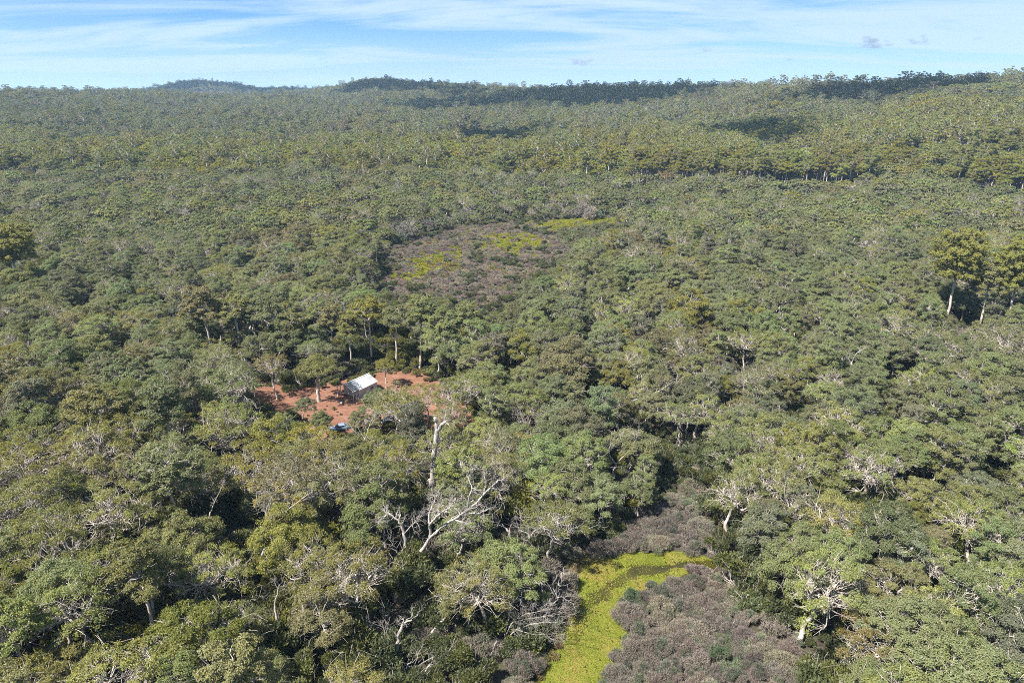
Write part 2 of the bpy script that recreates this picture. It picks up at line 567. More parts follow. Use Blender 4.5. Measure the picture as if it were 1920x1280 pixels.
def make_bare(seed, H=12, r0=0.22, nlimb=4, bole=0.45, maxlev=3, wood=None, spread=0.6, sparse=0):
    g = np.random.default_rng(seed)
    T = Tree()
    T.H, T.R, T.zc = H, H * 0.3, H * 0.7
    tb = Tubes()
    fork = np.array((g.normal() * .06 * H, g.normal() * .06 * H, H * bole))
    tp = bend((0, 0, -0.4), fork, 9, g, 0.05)
    tr = np.linspace(r0, r0 * .7, 9); tr[0] *= 1.4
    tb.add(tp, tr, 8)
    limbs = []
    for i in range(nlimb):
        lt = Tubes()
        a = i / nlimb * 6.283 + g.normal() * .4
        d = np.array((math.cos(a) * spread, math.sin(a) * spread, 1.0 + g.uniform(-.5, .4)))
        k = int(g.integers(6, 9)) if i else 8
        grow(lt, tp[k], d, H * (1 - bole) * g.uniform(.45, .7), tr[k] * .62, 1, g, maxlev=maxlev, split=(1, 3))
        limbs.append(lt.arrays())
    wood = wood or M_DEAD
    tV, tF = tb.arrays()
    T.trunk = mesh_of("dead_trunk", tV, tF, wood, smooth=True)
    T.limbs = [mesh_of("dead_limb", v, f, wood, smooth=True) for v, f in limbs]
    T.crown = None
    V, F, off = [tV], [tF], len(tV)
    for v, f in limbs:
        V.append(v); F.append(f + off); off += len(v)
    F = np.concatenate(F)
    T.joined = mesh_of("dead_whole", np.concatenate(V), F, wood, shade=np.zeros(len(F)), smooth=True)
    return T


def make_shrub(seed, R0=1.4, H=1.6, n=2600, L=0.30, W=0.05, m=None, twigs=26, green=0.2):
    """feathery mound of fine shoots"""
    g = np.random.default_rng(seed)
    T = Tree()
    T.H, T.R, T.zc = H, R0, H * .6
    nl = int(g.integers(8, 14))
    a = g.uniform(0, 6.283, nl); r = np.sqrt(g.uniform(0, 1, nl)) * R0 * 0.8
    cen = np.stack([np.cos(a) * r, np.sin(a) * r, H * (0.86 - 0.5 * (r / R0) ** 2) * g.uniform(.55, 1.12, nl)], 1)
    which = g.integers(0, nl, n)
    d = g.normal(size=(n, 3)); d[:, 2] = np.abs(d[:, 2]) * 1.0 - .3
    d /= np.linalg.norm(d, axis=1)[:, None]
    rad = g.uniform(.25, 1, n)[:, None] ** .5 * R0 * .42
    c = cen[which] + d * rad * np.array([1, 1, .8])
    c[:, 2] = np.maximum(c[:, 2], 0.05)
    ax = d * 0.8 + g.normal(size=(n, 3)) * .55; ax[:, 2] += .35
    ax /= np.linalg.norm(ax, axis=1)[:, None]
    si = np.cross(ax, g.normal(size=(n, 3))); si /= np.linalg.norm(si, axis=1)[:, None]
    l = L * g.uniform(.6, 1.4, n)[:, None]; w = W * g.uniform(.7, 1.5, n)[:, None]
    V = np.stack([c - ax * l * .5, c + si * w * .5, c + ax * l * .5, c - si * w * .5], 1).reshape(-1, 3)
    F = np.arange(n * 4).reshape(n, 4)
    sh = np.clip(np.where(g.uniform(0, 1, nl) < green, .9, .12)[which] + g.uniform(-.15, .15, n), 0, 1)
    tb = Tubes()
    for _ in range(twigs):
        a = g.uniform(0, 6.283); q = np.array((math.cos(a), math.sin(a), 0)) * R0 * g.uniform(.2, .95)
        q[2] = H * g.uniform(.5, 1.0)
        tb.add(bend((q[0] * .15, q[1] * .15, 0), q, 5, g, .08), np.linspace(.03, .008, 5), 4)
    tV, tF = tb.arrays()
    T.stem = mesh_of("shrub_stem", tV, tF, M_TWIG, smooth=True)
    T.crown = mesh_of("shrub_crown", V, F, m or M_SCRUB, shade=sh)
    T.joined = mesh_of("shrub_whole", np.concatenate([tV, V]), np.concatenate([tF, F + len(tV)]), [M_TWIG, m or M_SCRUB],
                       mi=np.concatenate([np.zeros(len(tF)), np.ones(len(F))]), shade=np.concatenate([np.zeros(len(tF)), sh]))
    return T


def link(name, me, parent=None, loc=None, rz=0, sc=None):
    o = bpy.data.objects.new(name, me)
    COL.objects.link(o)
    if parent is not None:
        o.parent = parent
    if loc is not None:
        o.location = tuple(loc)
    o.rotation_euler[2] = rz
    if sc is not None:
        o.scale = sc if hasattr(sc, '__len__') else (sc, sc, sc)
    return o


def describe(o, label, cat, group=None):
    o['label'] = label
    o['category'] = cat
    if group:
        o['group'] = group
    return o


def kind(o, k):
    o['kind'] = k
    return o


# ------------------------------------------------------------------ what the photograph leaves open to view (pixels)
POND = [(975, 1420), (1010, 1280), (1040, 1212), (1050, 1165), (1062, 1130), (1068, 1100), (1080, 1072), (1112, 1052), (1160, 1047), (1178, 1034),
        (1215, 1043), (1262, 1036), (1338, 1050), (1342, 1062), (1296, 1064), (1262, 1080), (1235, 1092), (1200, 1100), (1175, 1120), (1160, 1148),
        (1164, 1180), (1180, 1212), (1150, 1240), (1138, 1280), (1120, 1420)]
THICKET_A = [(1338, 1062), (1385, 1110), (1390, 1150), (1420, 1190), (1490, 1225), (1525, 1290), (1540, 1420), (1120, 1420), (1138, 1280), (1150, 1240),
             (1180, 1212), (1164, 1180), (1160, 1148), (1175, 1120), (1200, 1100), (1262, 1080)]
THICKET_B = [(1215, 965), (1255, 940), (1305, 915), (1335, 965), (1335, 1048), (1262, 1036), (1215, 1043), (1178, 1034), (1160, 1047), (1112, 1052),
             (1085, 1070), (1095, 1045), (1135, 1020), (1180, 1000)]
THICKET_C = [(940, 1420), (950, 1260), (975, 1228), (1035, 1218), (1010, 1280), (980, 1420)]
CREEK = [(1292, 905), (1300, 850), (1312, 800), (1326, 800), (1322, 850), (1325, 905)]
SWAMP = [(712, 545), (706, 505), (730, 470), (800, 442), (880, 428), (960, 420), (1060, 414), (1190, 410), (1200, 416), (1080, 432),
         (1040, 445), (1072, 470), (1060, 500), (1000, 520), (960, 560), (935, 590), (890, 592), (850, 572), (790, 560), (745, 575), (735, 560)]
CLAY = [(400, 690), (430, 694), (470, 708), (520, 722), (560, 726), (610, 718), (650, 712), (700, 700), (760, 692), (800, 700), (850, 740), (890, 765),
        (890, 800), (870, 822), (800, 815), (740, 815), (690, 812), (650, 835), (600, 838), (560, 842), (548, 800), (560, 790), (510, 775), (470, 760), (440, 725)]
CLAY_OPEN = [(474, 712), (520, 722), (560, 727), (610, 719), (640, 712), (648, 742), (648, 770), (630, 785), (610, 766), (520, 768), (490, 735)]
CLAY_OPEN2 = [(748, 702), (775, 700), (800, 722), (808, 742), (775, 742)]
CLAY_OPEN3 = [(822, 770), (868, 772), (872, 808), (842, 808)]
CLAY_OPEN4 = [(775, 772), (812, 772), (812, 800), (775, 796)]
G_POND, G_TA, G_TB, G_TC, G_CREEK = [ground_poly(p) for p in (POND, THICKET_A, THICKET_B, THICKET_C, CREEK)]
def outward(pg, d):
    a, b = np.roll(pg, 1, 0), np.roll(pg, -1, 0)
    t = b - a
    nv = np.stack([t[:, 1], -t[:, 0]], 1)
    nv /= np.linalg.norm(nv, axis=1)[:, None] + 1e-9
    area = np.sum(pg[:, 0] * np.roll(pg[:, 1], -1) - np.roll(pg[:, 0], -1) * pg[:, 1])
    return pg + nv * d * (1 if area > 0 else -1)


G_POND = outward(G_POND, .7)
G_SWAMP, G_CLAY = ground_poly(SWAMP), ground_poly(CLAY)


def smooth_poly(pts, n=3):
    pts = np.asarray(pts, float)
    for _ in range(n):
        q = np.roll(pts, -1, 0)
        pts = np.stack([pts * .75 + q * .25, pts * .25 + q * .75], 1).reshape(-1, 2)
    return pts


# ------------------------------------------------------------------ ground
def ground_sheet():
    th = np.linspace(R(-62), R(62), 150)
    rr = np.concatenate([np.array([-60., 0]), np.linspace(20, 600, 60), np.geomspace(620, 6200, 90)])
    V = []
    for r in rr:
        y = r
        for t in th:
            x = math.tan(t) * max(y, 0) * 0.75 + t * 160
            V.append((x, y, 0))
    V = np.array(V)
    V[:, 2] = terrain(V[:, 0], V[:, 1]) 
    nt_, nr = len(th), len(rr)
    i, j = np.meshgrid(np.arange(nr - 1), np.arange(nt_ - 1), indexing='ij')
    F = np.stack([i * nt_ + j, i * nt_ + j + 1, (i + 1) * nt_ + j + 1, (i + 1) * nt_ + j], -1).reshape(-1, 4)
    m = ramp_ground("leaf_litter", [(0.30, (0.018, 0.016, 0.012)), (0.48, (0.05, 0.040, 0.030)), (0.6, (0.045, 0.05, 0.026)), (0.75, (0.10, 0.075, 0.055))], 0.35, 2.5)
    return kind(link("ground", mesh_of("ground", V, F, m, smooth=True)), 'structure')


ground_sheet()


def flat_sheet(name, poly, z, m, edge=0.35, cell=0.8, rough=0.0):
    """an irregular sheet on the level ground, triangulated on a grid with a soft outline"""
    import bmesh
    p = smooth_poly(poly, 2)
    n = []
    for k in range(len(p)):
        a, b = p[k], p[(k + 1) % len(p)]
        m_ = max(1, int(np.linalg.norm(b - a) / cell))
        for t in range(m_):
            q = a + (b - a) * t / m_
            n.append(q + np.array((wob(q[0], q[1], 1.1, 1), wob(q[0], q[1], 0.9, 2))) * edge)
    bm = bmesh.new()
    vs = [bm.verts.new((q[0], q[1], z)) for q in n]
    f = bm.faces.new(vs)
    bmesh.ops.triangulate(bm, faces=[f])
    bm.normal_update()
    if bm.faces[:] and sum(x.normal.z for x in bm.faces) < 0:
        bmesh.ops.reverse_faces(bm, faces=bm.faces[:])
    me = bpy.data.meshes.new(name)
    bm.to_mesh(me); bm.free()
    me.materials.append(m)
    return kind(link(name, me), 'structure')


M_CLAY = ramp_ground("red_clay", [(0.25, (0.07, 0.035, 0.023)), (0.42, (0.128, 0.062, 0.040)), (0.56, (0.165, 0.083, 0.055)), (0.75, (0.23, 0.145, 0.100))], 0.22, 1.6, bump=0.6, bdist=0.15, stretch=(1, 2.2, 1))
flat_sheet("red_clay_clearing", G_CLAY, 0.02, M_CLAY, edge=0.9)
M_MUD = ramp_ground("swamp_soil", [(0.3, (0.05, 0.043, 0.028)), (0.5, (0.11, 0.10, 0.04)), (0.62, (0.15, 0.12, 0.075)), (0.8, (0.20, 0.19, 0.05))], 0.12, 1.0)
flat_sheet("swamp_floor", G_SWAMP, 0.012, M_MUD, edge=1.2, cell=2.5)


def pond_material():
    m, nt, N, L, out = mat("pond_water")
    tc = N('ShaderNodeTexCoord')
    n = N('ShaderNodeTexNoise'); n.inputs['Scale'].default_value = 0.25; n.inputs['Detail'].default_value = 8
    L(tc.outputs['Object'], n.inputs['Vector'])
    r = N('ShaderNodeValToRGB')
    r.color_ramp.elements[0].position, r.color_ramp.elements[0].color = .35, (0.020, 0.018, 0.003, 1)
    r.color_ramp.elements[1].position, r.color_ramp.elements[1].color = .65, (0.040, 0.035, 0.006, 1)
    L(n.outputs['Fac'], r.inputs[0])
    p = N('ShaderNodeBsdfPrincipled'); p.inputs['Roughness'].default_value = .12
    p.inputs['Specular IOR Level'].default_value = .3
    L(r.outputs[0], p.inputs['Base Color'])
    L(p.outputs[0], out.inputs['Surface'])
    return m


flat_sheet("pond_water", G_POND, 0.03, pond_material(), edge=0.25)


def pond_weed():
    """the floating weed: flat leaves packed over the water, thin along the old channel"""
    g = np.random.default_rng(77)
    lo, hi = G_POND.min(0), G_POND.max(0)
    lo = np.maximum(lo, (-10, 58))
    n = 420000
    x, y = g.uniform(lo[0], hi[0], n), g.uniform(lo[1], hi[1], n)
    k = inside(smooth_poly(G_POND, 2), x, y)
    x, y = x[k], y[k]
    # channel with little weed
    ch = np.array([on_level(*q)[:2] for q in [(1345, 1057), (1290, 1058), (1240, 1066), (1195, 1070), (1165, 1085), (1140, 1105), (1110, 1130), (1090, 1160), (1080, 1200)]])
    dmin = np.full(len(x), 99.)
    tt = np.zeros(len(x))
    for i in range(len(ch) - 1):
        a, b = ch[i], ch[i + 1]
        ab = b - a
        t = np.clip(((x - a[0]) * ab[0] + (y - a[1]) * ab[1]) / (ab @ ab), 0, 1)
        dd = np.hypot(x - a[0] - t * ab[0], y - a[1] - t * ab[1])
        tt = np.where(dd < dmin, (i + t) / (len(ch) - 1), tt)
        dmin = np.minimum(dmin, dd)
    bare = np.clip(1.35 - dmin / (1.35 + .8 * wob(x, y, 1.3, 2) + 0.8 * np.sin(tt * 3.1)), 0, 1) * np.clip(1.5 - tt * 0.85, 0, 1)
    bare = np.maximum(bare, np.clip(wob(x, y, .35, 1) * 1.1 - .35, 0, .93) * np.clip(wob(x, y, 4, 3) + .75, 0, 1))
    k = g.uniform(0, 1, len(x)) > np.minimum(bare, np.where(tt < .45, .985, .93))
    x, y = x[k], y[k]
    n = len(x)
    z = 0.035 + g.uniform(0, .05, n)
    c = np.stack([x, y, z], 1)
    nr = g.normal(size=(n, 3)) * .28; nr[:, 2] = 1
    V, F = leaves_at(c, nr, g, .19, .14, bias=2.6, droop=0)
    V[:, 2] = np.maximum(V[:, 2], .031)
    bp = on_level(1120, 1082)
    sh = np.clip(.30 + .5 * np.exp(-((x - bp[0]) ** 2 + (y - bp[1]) ** 2) / 9) + .34 * wob(x, y, 3.2, 1) + .24 * wob(x, y, .6, 2) + g.normal(size=n) * .30, 0, 1)
    m, nt, N, L, out = mat("pond_weed")
    a = N('ShaderNodeAttribute'); a.attribute_name = 'shade_of_leaf'
    r = N('ShaderNodeValToRGB')
    e = r.color_ramp.elements
    e[0].position, e[0].color = 0, (0.092, 0.110, 0.008, 1)
    e[1].position, e[1].color = 1, (0.160, 0.122, 0.030, 1)
    e.new(.45).color = (0.125, 0.138, 0.014, 1)
    L(a.outputs['Fac'], r.inputs[0])
    p = N('ShaderNodeBsdfPrincipled'); p.inputs['Roughness'].default_value = .6
    p.inputs['Specular IOR Level'].default_value = .2
    L(r.outputs[0], p.inputs['Base Color']); L(p.outputs[0], out.inputs['Surface'])
    kind(link("pond_weed", mesh_of("pond_weed", V, F, m, shade=sh)), 'stuff')


pond_weed()

# ------------------------------------------------------------------ the kinds of tree
BROAD = [make_gum(101, 14.5, 4.9, shape='dome', nclump=38, depth=1.15, rc=(.75, 1.4)), make_gum(102, 13.5, 4.4, shape='dome', depth=1.3, nclump=36, bark=M_BARK_DARK, rc=(.75, 1.4)),
         make_gum(103, 15.5, 5.2, shape='dome', depth=1.0, nclump=40, bole=.5, rc=(.7, 1.3)), make_gum(104, 14, 3.9, shape='dome', depth=1.6, nclump=32, nlimb=3, rc=(.75, 1.4)),
         make_gum(105, 16, 5.1, shape='dome', depth=1.25, nclump=42, nlimb=5, rust=.3, rc=(.75, 1.4)), make_gum(106, 13, 4.5, shape='flat', nclump=28, bare=22, rust=.25, rc=(.75, 1.4)),
         make_gum(107, 16, 3.5, shape='column', bole=.42, nclump=34, nlimb=4, rc=(.7, 1.25), bark=M_PALE, r0=.2, forks=6), make_gum(108, 15.5, 3.8, shape='layer', bole=.4, nclump=30, nlimb=4, rc=(.7, 1.3), bark=M_PALE, r0=.2, bare=26, forks=7)]
SPARSE = [make_gum(111, 15.5, 4.8, shape='dome', depth=1.3, nclump=22, tufts=10, per=34, bare=44, rust=.35, r0=.34, bark=M_PALE),
          make_gum(112, 17, 5.2, shape='dome', depth=1.4, nclump=24, tufts=9, per=32, bare=52, bole=.45, rust=.4, r0=.38, bark=M_PALE),
          make_gum(113, 14, 5.0, shape='flat', nclump=18, tufts=10, per=32, bare=48, bole=.45, rust=.4)]
TALL = [make_gum(121, 27, 6.0, shape='column', bole=.62, nclump=40, nlimb=5, r0=.42, bark=M_PALE, L=.40, W=.19, crown_bark=M_BARK, forks=4, rust=.2, bare=16, lean=.02),
        make_gum(122, 25, 5.2, shape='layer', bole=.62, nclump=36, nlimb=5, r0=.38, bark=M_PALE, L=.40, W=.19, crown_bark=M_BARK, forks=4, rust=.25, bare=20, lean=.03),
        make_gum(123, 24, 5.6, shape='dome', bole=.66, depth=1.0, nclump=32, nlimb=4, r0=.36, bare=24, lean=.04, bark=M_PALE, L=.40, W=.19, crown_bark=M_BARK, forks=4, rust=.25)]
GIANT = [make_gum(131, 34, 9.5, shape='column', bole=.54, nclump=135, nlimb=6, r0=.62, rc=(1.3, 2.2), tufts=14, per=38, bark=M_PALE, L=.48, W=.24, crown_bark=M_BARK_DARK, forks=3, rust=.08, lean=.004, bare=18)]
THICK_BOLE = make_gum(136, 13.5, 4.6, shape='dome', depth=.75, nclump=28, bole=.6, r0=.5, nlimb=3, lean=.05, bark=M_PALE, rust=.3)
FAR = [make_gum(141, 15, 5.6, shape='dome', depth=1.1, nclump=26, tufts=7, forks=1, per=22, crown_bark=M_BARK_DARK, L=.70, W=.36, bare=3), make_gum(142, 14, 5.2, shape='dome', depth=1.2, nclump=24, tufts=7, forks=1, per=22, crown_bark=M_BARK_DARK, L=.70, W=.36, bare=3),
       make_gum(143, 15, 6.0, shape='flat', nclump=24, tufts=7, forks=1, per=22, crown_bark=M_BARK_DARK, L=.70, W=.36, bare=3, rust=.3)]
FARTALL = [make_gum(151, 26, 6.0, shape='column', bole=.55, nclump=30, tufts=8, forks=3, per=11, bark=M_BARK, L=.8, W=.4, r0=.45, bare=4, lean=.02),
           make_gum(152, 25, 6.0, shape='dome', bole=.6, depth=1.3, nclump=26, tufts=8, forks=3, per=11, bark=M_BARK, L=.8, W=.4, r0=.42, bare=4, lean=.03),
           make_gum(153, 26, 5.2, shape='layer', bole=.5, nclump=26, tufts=8, forks=3, per=11, bark=M_BARK, L=.8, W=.4, r0=.42, bare=4, lean=.02)]
BARE = [make_bare(161, 12, .24, 4), make_bare(162, 14, .28, 4, bole=.4), make_bare(163, 11, .2, 5, bole=.3, spread=.8), make_bare(164, 13, .20, 5, bole=.3, wood=M_TWIG, maxlev=4)]
SHRUB = [make_shrub(171, 1.5, 1.5, n=4200, L=.34, W=.034, green=.12), make_shrub(172, 1.9, 1.6, n=5200, L=.34, W=.034, green=.2), make_shrub(173, 1.2, 1.9, n=3600, L=.36, W=.034, green=.3),
         make_shrub(174, 1.7, 1.15, n=4200, L=.38, W=.03, green=.08, twigs=60), make_shrub(175, 1.0, 1.2, n=2400, L=.32, W=.03, green=.2, twigs=70)]
BUSH = [make_shrub(181, 1.6, 2.4, n=3000, L=.30, W=.10, m=M_LEAF, green=.2), make_shrub(182, 2.0, 3.4, n=3600, L=.30, W=.10, m=M_LEAF, green=.3, twigs=40), make_shrub(183, 1.3, 1.7, n=2000, L=.32, W=.08, m=M_LEAF, green=.4, twigs=40)]
TUSSOCK = [make_shrub(191, .9, .7, n=900, L=.55, W=.05, m=M_GRASS, twigs=0, green=.3) if False else make_shrub(191, .9, .7, n=900, L=.55, W=.06, m=M_GRASS, twigs=2, green=.3)]
SOURCES = BROAD + SPARSE + TALL + GIANT + [THICK_BOLE] + FAR + FARTALL + BARE + SHRUB + BUSH + TUSSOCK
PROTO = bpy.data.collections.new("plant_sources")          # never linked to the scene: only read by the masses
for i, T in enumerate(SOURCES):
    T.idx = i
    PROTO.objects.link(bpy.data.objects.new("plant_source_%03d" % i, T.joined))


def scatter_mass(name, P, idx, rot, sc, tint, tilt=None):
    """one object holding a mass of plants"""
    me = bpy.data.meshes.new(name)
    n = len(P)
    me.vertices.add(n)
    me.vertices.foreach_set('co', np.asarray(P, np.float32).ravel())
    a = me.attributes.new('which', 'INT', 'POINT'); a.data.foreach_set('value', np.asarray(idx, np.int32))
    r = np.zeros((n, 3), np.float32); r[:, 2] = rot
    if tilt is not None:
        r[:, :2] = tilt
    a = me.attributes.new('turn', 'FLOAT_VECTOR', 'POINT'); a.data.foreach_set('vector', r.ravel())
    a = me.attributes.new('size', 'FLOAT_VECTOR', 'POINT'); a.data.foreach_set('vector', np.asarray(sc, np.float32).ravel())
    t4 = np.ones((n, 4), np.float32); t4[:, :3] = tint
    a = me.attributes.new('tint', 'FLOAT_COLOR', 'POINT'); a.data.foreach_set('color', t4.ravel())
    o = kind(link(name, me), 'stuff')
    ng = bpy.data.node_groups.new(name, 'GeometryNodeTree')
    ng.interface.new_socket('Geometry', in_out='INPUT', socket_type='NodeSocketGeometry')
    ng.interface.new_socket('Geometry', in_out='OUTPUT', socket_type='NodeSocketGeometry')
    N, L = ng.nodes.new, ng.links.new
    gi, go = N('NodeGroupInput'), N('NodeGroupOutput')
    ci = N('GeometryNodeCollectionInfo')
    ci.inputs['Collection'].default_value = PROTO
    ci.inputs['Separate Children'].default_value = True
    ci.inputs['Reset Children'].default_value = True
    ip = N('GeometryNodeInstanceOnPoints')
    ip.inputs['Pick Instance'].default_value = True

    def att(nm, ty):
        q = N('GeometryNodeInputNamedAttribute'); q.data_type = ty
        q.inputs['Name'].default_value = nm
        return q.outputs['Attribute']
    L(gi.outputs[0], ip.inputs['Points'])
    L(ci.outputs[0], ip.inputs['Instance'])
    L(att('which', 'INT'), ip.inputs['Instance Index'])
    L(att('turn', 'FLOAT_VECTOR'), ip.inputs['Rotation'])
    L(att('size', 'FLOAT_VECTOR'), ip.inputs['Scale'])
    L(ip.outputs[0], go.inputs[0])
    md = o.modifiers.new("plants", 'NODES')
    md.node_group = ng
    return o


# leaf colours of the forest, and the words for them
TINTS = {'grey-green': (0.152, 0.172, 0.092), 'pale green': (0.168, 0.194, 0.092), 'olive': (0.170, 0.180, 0.074), 'yellow-olive': (0.176, 0.178, 0.046),
         'blue-grey': (0.146, 0.158, 0.110), 'brownish olive': (0.166, 0.156, 0.086), 'dark green': (0.050, 0.068, 0.026)}
TINTS = {k: tuple(1.05 * q for q in v) for k, v in TINTS.items()}
TN = list(TINTS)


def vary(c, g, a=.12):
    c = np.asarray(c) * (1 + g.normal() * a)
    return np.clip(c * (1 + g.normal(size=3) * a * .35), .01, .5)


# ------------------------------------------------------------------ chosen trees, read off the photograph
HERO = []      # dict(x, y, T, s, tint, rz, name, label, guard)
OPEN = []      # (pixel polygon, distance beyond which trees may stand behind it)


def hero(px, py, z, T, H, tint, name='gum_tree', rz=None, wide=1.0, ztop=True):
    """stand a tree so that the pixel sees its top (or the height z)"""
    p = on_level(px, py, z)
    s = H / T.H
    HERO.append(dict(x=p[0], y=p[1], T=T, s=s, wide=wide, tint=tint, rz=rng.uniform(0, 6.28) if rz is None else rz, name=name))
    return HERO[-1]


def box(x0, y0, x1, y1):
    return [(x0, y0), (x1, y0), (x1, y1), (x0, y1)]


# open ground
for pg in (POND, THICKET_A, THICKET_B, THICKET_C):
    OPEN.append((pg, 1e9))
OPEN.append((CREEK, 1e9)); OPEN.append((SWAMP, 1e9)); OPEN.append((CLAY_OPEN, 1e9)); OPEN.append((CLAY_OPEN2, 1e9)); OPEN.append((CLAY_OPEN3, 1e9))

G_ = 'grey-green'
hero(590, 662, 13.5, THICK_BOLE, 13.5, 'olive', rz=.4)['tag'] = 'white_trunk'
hero(510, 672, 11.5, SPARSE[2], 12, 'brownish olive', rz=2.0)['tag'] = 'left_clearing'
hero(1812, 436, 34, GIANT[0], 34, 'yellow-olive', name='tall_gum_tree', rz=.8, wide=.74)['tag'] = 'giant'
hero(1862, 492, 25, TALL[0], 25, 'olive', name='tall_gum_tree', rz=2.0)
hero(1925, 455, 32, GIANT[0], 32, 'yellow-olive', name='tall_gum_tree', rz=5.2, wide=.74)['tag'] = 'giant2'
hero(10, 425, 29, GIANT[0], 29, 'yellow-olive', name='tall_gum_tree', rz=2.2)['tag'] = 'left_giant'
hero(1095, 632, 20, BROAD[1], 20, 'brownish olive', rz=1.3)['tag'] = 'round_olive'
hero(1298, 540, 20, BROAD[3], 20, 'yellow-olive', rz=.2)
hero(965, 610, 17, BROAD[0], 17, 'yellow-olive', rz=.9)
hero(108, 868, 17, SPARSE[1], 17, 'olive', rz=.9)
hero(1865, 600, 17, SPARSE[0], 17, 'blue-grey', rz=1.2)
hero(1905, 610, 18, SPARSE[0], 18, 'blue-grey', rz=4.2)
hero(694, 730, 11.5, BROAD[0], 11.5, G_, rz=2.2, wide=1.3)
hero(672, 764, 8, BROAD[3], 8, 'pale green', rz=4.0)
hero(765, 742, 14, SPARSE[2], 14, 'olive', rz=2.7)
hero(850, 745, 13, SPARSE[0], 13, G_, rz=5.7)
hero(905, 735, 14, BROAD[6], 14, 'pale green', rz=1.7)
hero(740, 712, 15, SPARSE[0], 15, 'brownish olive', rz=.5)
hero(832, 700, 14.5, SPARSE[1], 15, 'olive', rz=3.1)
hero(872, 706, 15, SPARSE[2], 15, 'pale green', rz=1.1)
hero(800, 716, 12, SPARSE[2], 12, 'olive', rz=4.4)
hero(720, 676, 8, BROAD[5], 8, 'yellow-olive', rz=1.0)
hero(563, 744, 7, BROAD[2], 7, G_, rz=1.0)
hero(612, 768, 7.5, BROAD[1], 7.5, 'pale green', rz=2.0)
hero(530, 772, 8, BROAD[3], 8, 'pale green', rz=2.0)
hero(450, 700, 9, BROAD[0], 9, G_, rz=5.0)
hero(555, 692, 4, BROAD[3], 4.5, 'yellow-olive', rz=.2)
hero(640, 690, 3.5, BROAD[5], 4, 'olive', rz=.2)
hero(775, 752, 6, BROAD[1], 6, 'dark green', rz=.2)
# the row of tall trunks behind the clearing
for px, py, ti, cl in [(350, 585, 2, G_), (385, 540, 1, 'brownish olive'), (440, 548, 2, 'olive'), (500, 560, 2, G_), (545, 585, 0, 'olive'), (610, 575, 1, 'brownish olive'), (650, 590, 1, 'olive'),
                       (690, 555, 2, 'yellow-olive'), (735, 570, 2, G_), (780, 562, 1, 'pale green'), (830, 575, 2, 'pale green'), (865, 572, 1, 'pale green'), (915, 590, 2, G_)]:
    b = on_level(px, 690 + rng.uniform(-5, 4), 0)
    up_ = CAM_H - b[1] * math.tan(PITCH + math.atan((py - 640) / FOC))
    hero(px, py, up_, TALL[ti], up_, cl, name='tall_gum_tree')

# ------------------------------------------------------------------ scatter the forest
def jitter_grid(d0, d1, s, spread=.36):
    xs = np.arange(-d1 * .92 - 60, d1 * .92 + 60, s)
    ys = np.arange(d0, d1, s * .87)
    X, Y = np.meshgrid(xs, ys)
    X = X + (np.arange(len(ys)) % 2)[:, None] * s * .5
    X = X + rng.uniform(-spread, spread, X.shape) * s
    Y = Y + rng.uniform(-spread, spread, Y.shape) * s
    X, Y = X.ravel(), Y.ravel()
    k = np.abs(X) < Y * .84 + 38
    return X[k], Y[k]


bands = [(38, 250, 7.1), (250, 520, 7.6), (520, 1000, 9.0), (1000, 1800, 10.5), (1800, 2500, 15)]
X, Y = [], []
for a, b, s in bands:
    x, y = jitter_grid(a, b, s)
    X.append(x); Y.append(y)
x, y = jitter_grid(2500, 3650, 20)
k = (np.arctan2(x, y) < R(-4)) & (y > 2900)
X.append(x[k]); Y.append(y[k])
X, Y = np.concatenate(X), np.concatenate(Y)
n = len(X)
crest = []
for px_ in np.concatenate([np.arange(930, 1930, 13), np.arange(10, 330, 21), np.arange(620, 930, 17)]):
    px_ = px_ + rng.uniform(-6, 6)
    dd = np.interp(px_, [0, 300, 620, 900, 1050, 1300, 1500, 1680, 1900], [1400, 1600, 2300, 2250, 1660, 1500, 1150, 1020, 1000]) * rng.uniform(.97, 1.05)
    if rng.uniform() < .8:
        crest.append(((px_ - 960) / FOC * dd / .97, dd))
crest = np.array(crest)
X, Y = np.append(X, crest[:, 0]), np.append(Y, crest[:, 1])
n = len(X)
Z = terrain(X, Y)
# what grows where
swc = np.array([G_SWAMP[k] + (G_SWAMP[(k + 1) % len(G_SWAMP)] - G_SWAMP[k]) * t for k in range(len(G_SWAMP)) for t in (0, .25, .5, .75)])
swd = np.full(n, 99.)
kq = np.where((Y > 200) & (Y < 560) & (X > -150) & (X < 260))[0]
swd[kq] = np.min(np.hypot(X[kq][:, None] - swc[:, 0], Y[kq][:, None] - swc[:, 1]), 1)
swf = np.clip(.42 + swd / 45, .42, 1)
edge = np.interp(np.arctan2(X, Y), np.arctan((np.array([0, 330, 640, 960, 1240, 1500, 1800, 1920]) - 960) / (FOC * .97)), [590, 600, 640, 610, 565, 540, 500, 480])
tall_zone = Y > edge + 22 * wob(X, Y, 60, 2)
far = Y > 330
mixn = wob(X, Y, 38, 1) + .55 * rng.normal(size=n)
mix2 = wob(X, Y, 90, 3) + .45 * rng.normal(size=n)
leftfront = (Y < 150) & (X < 8)
kindsel = np.zeros(n, int)
scale = np.ones(n)
tint = np.zeros((n, 3))
tname = np.zeros(n, int)
name_of = np.zeros(n, int)       # 0 gum, 1 tall, 2 dead
u = rng.uniform(0, 1, n)
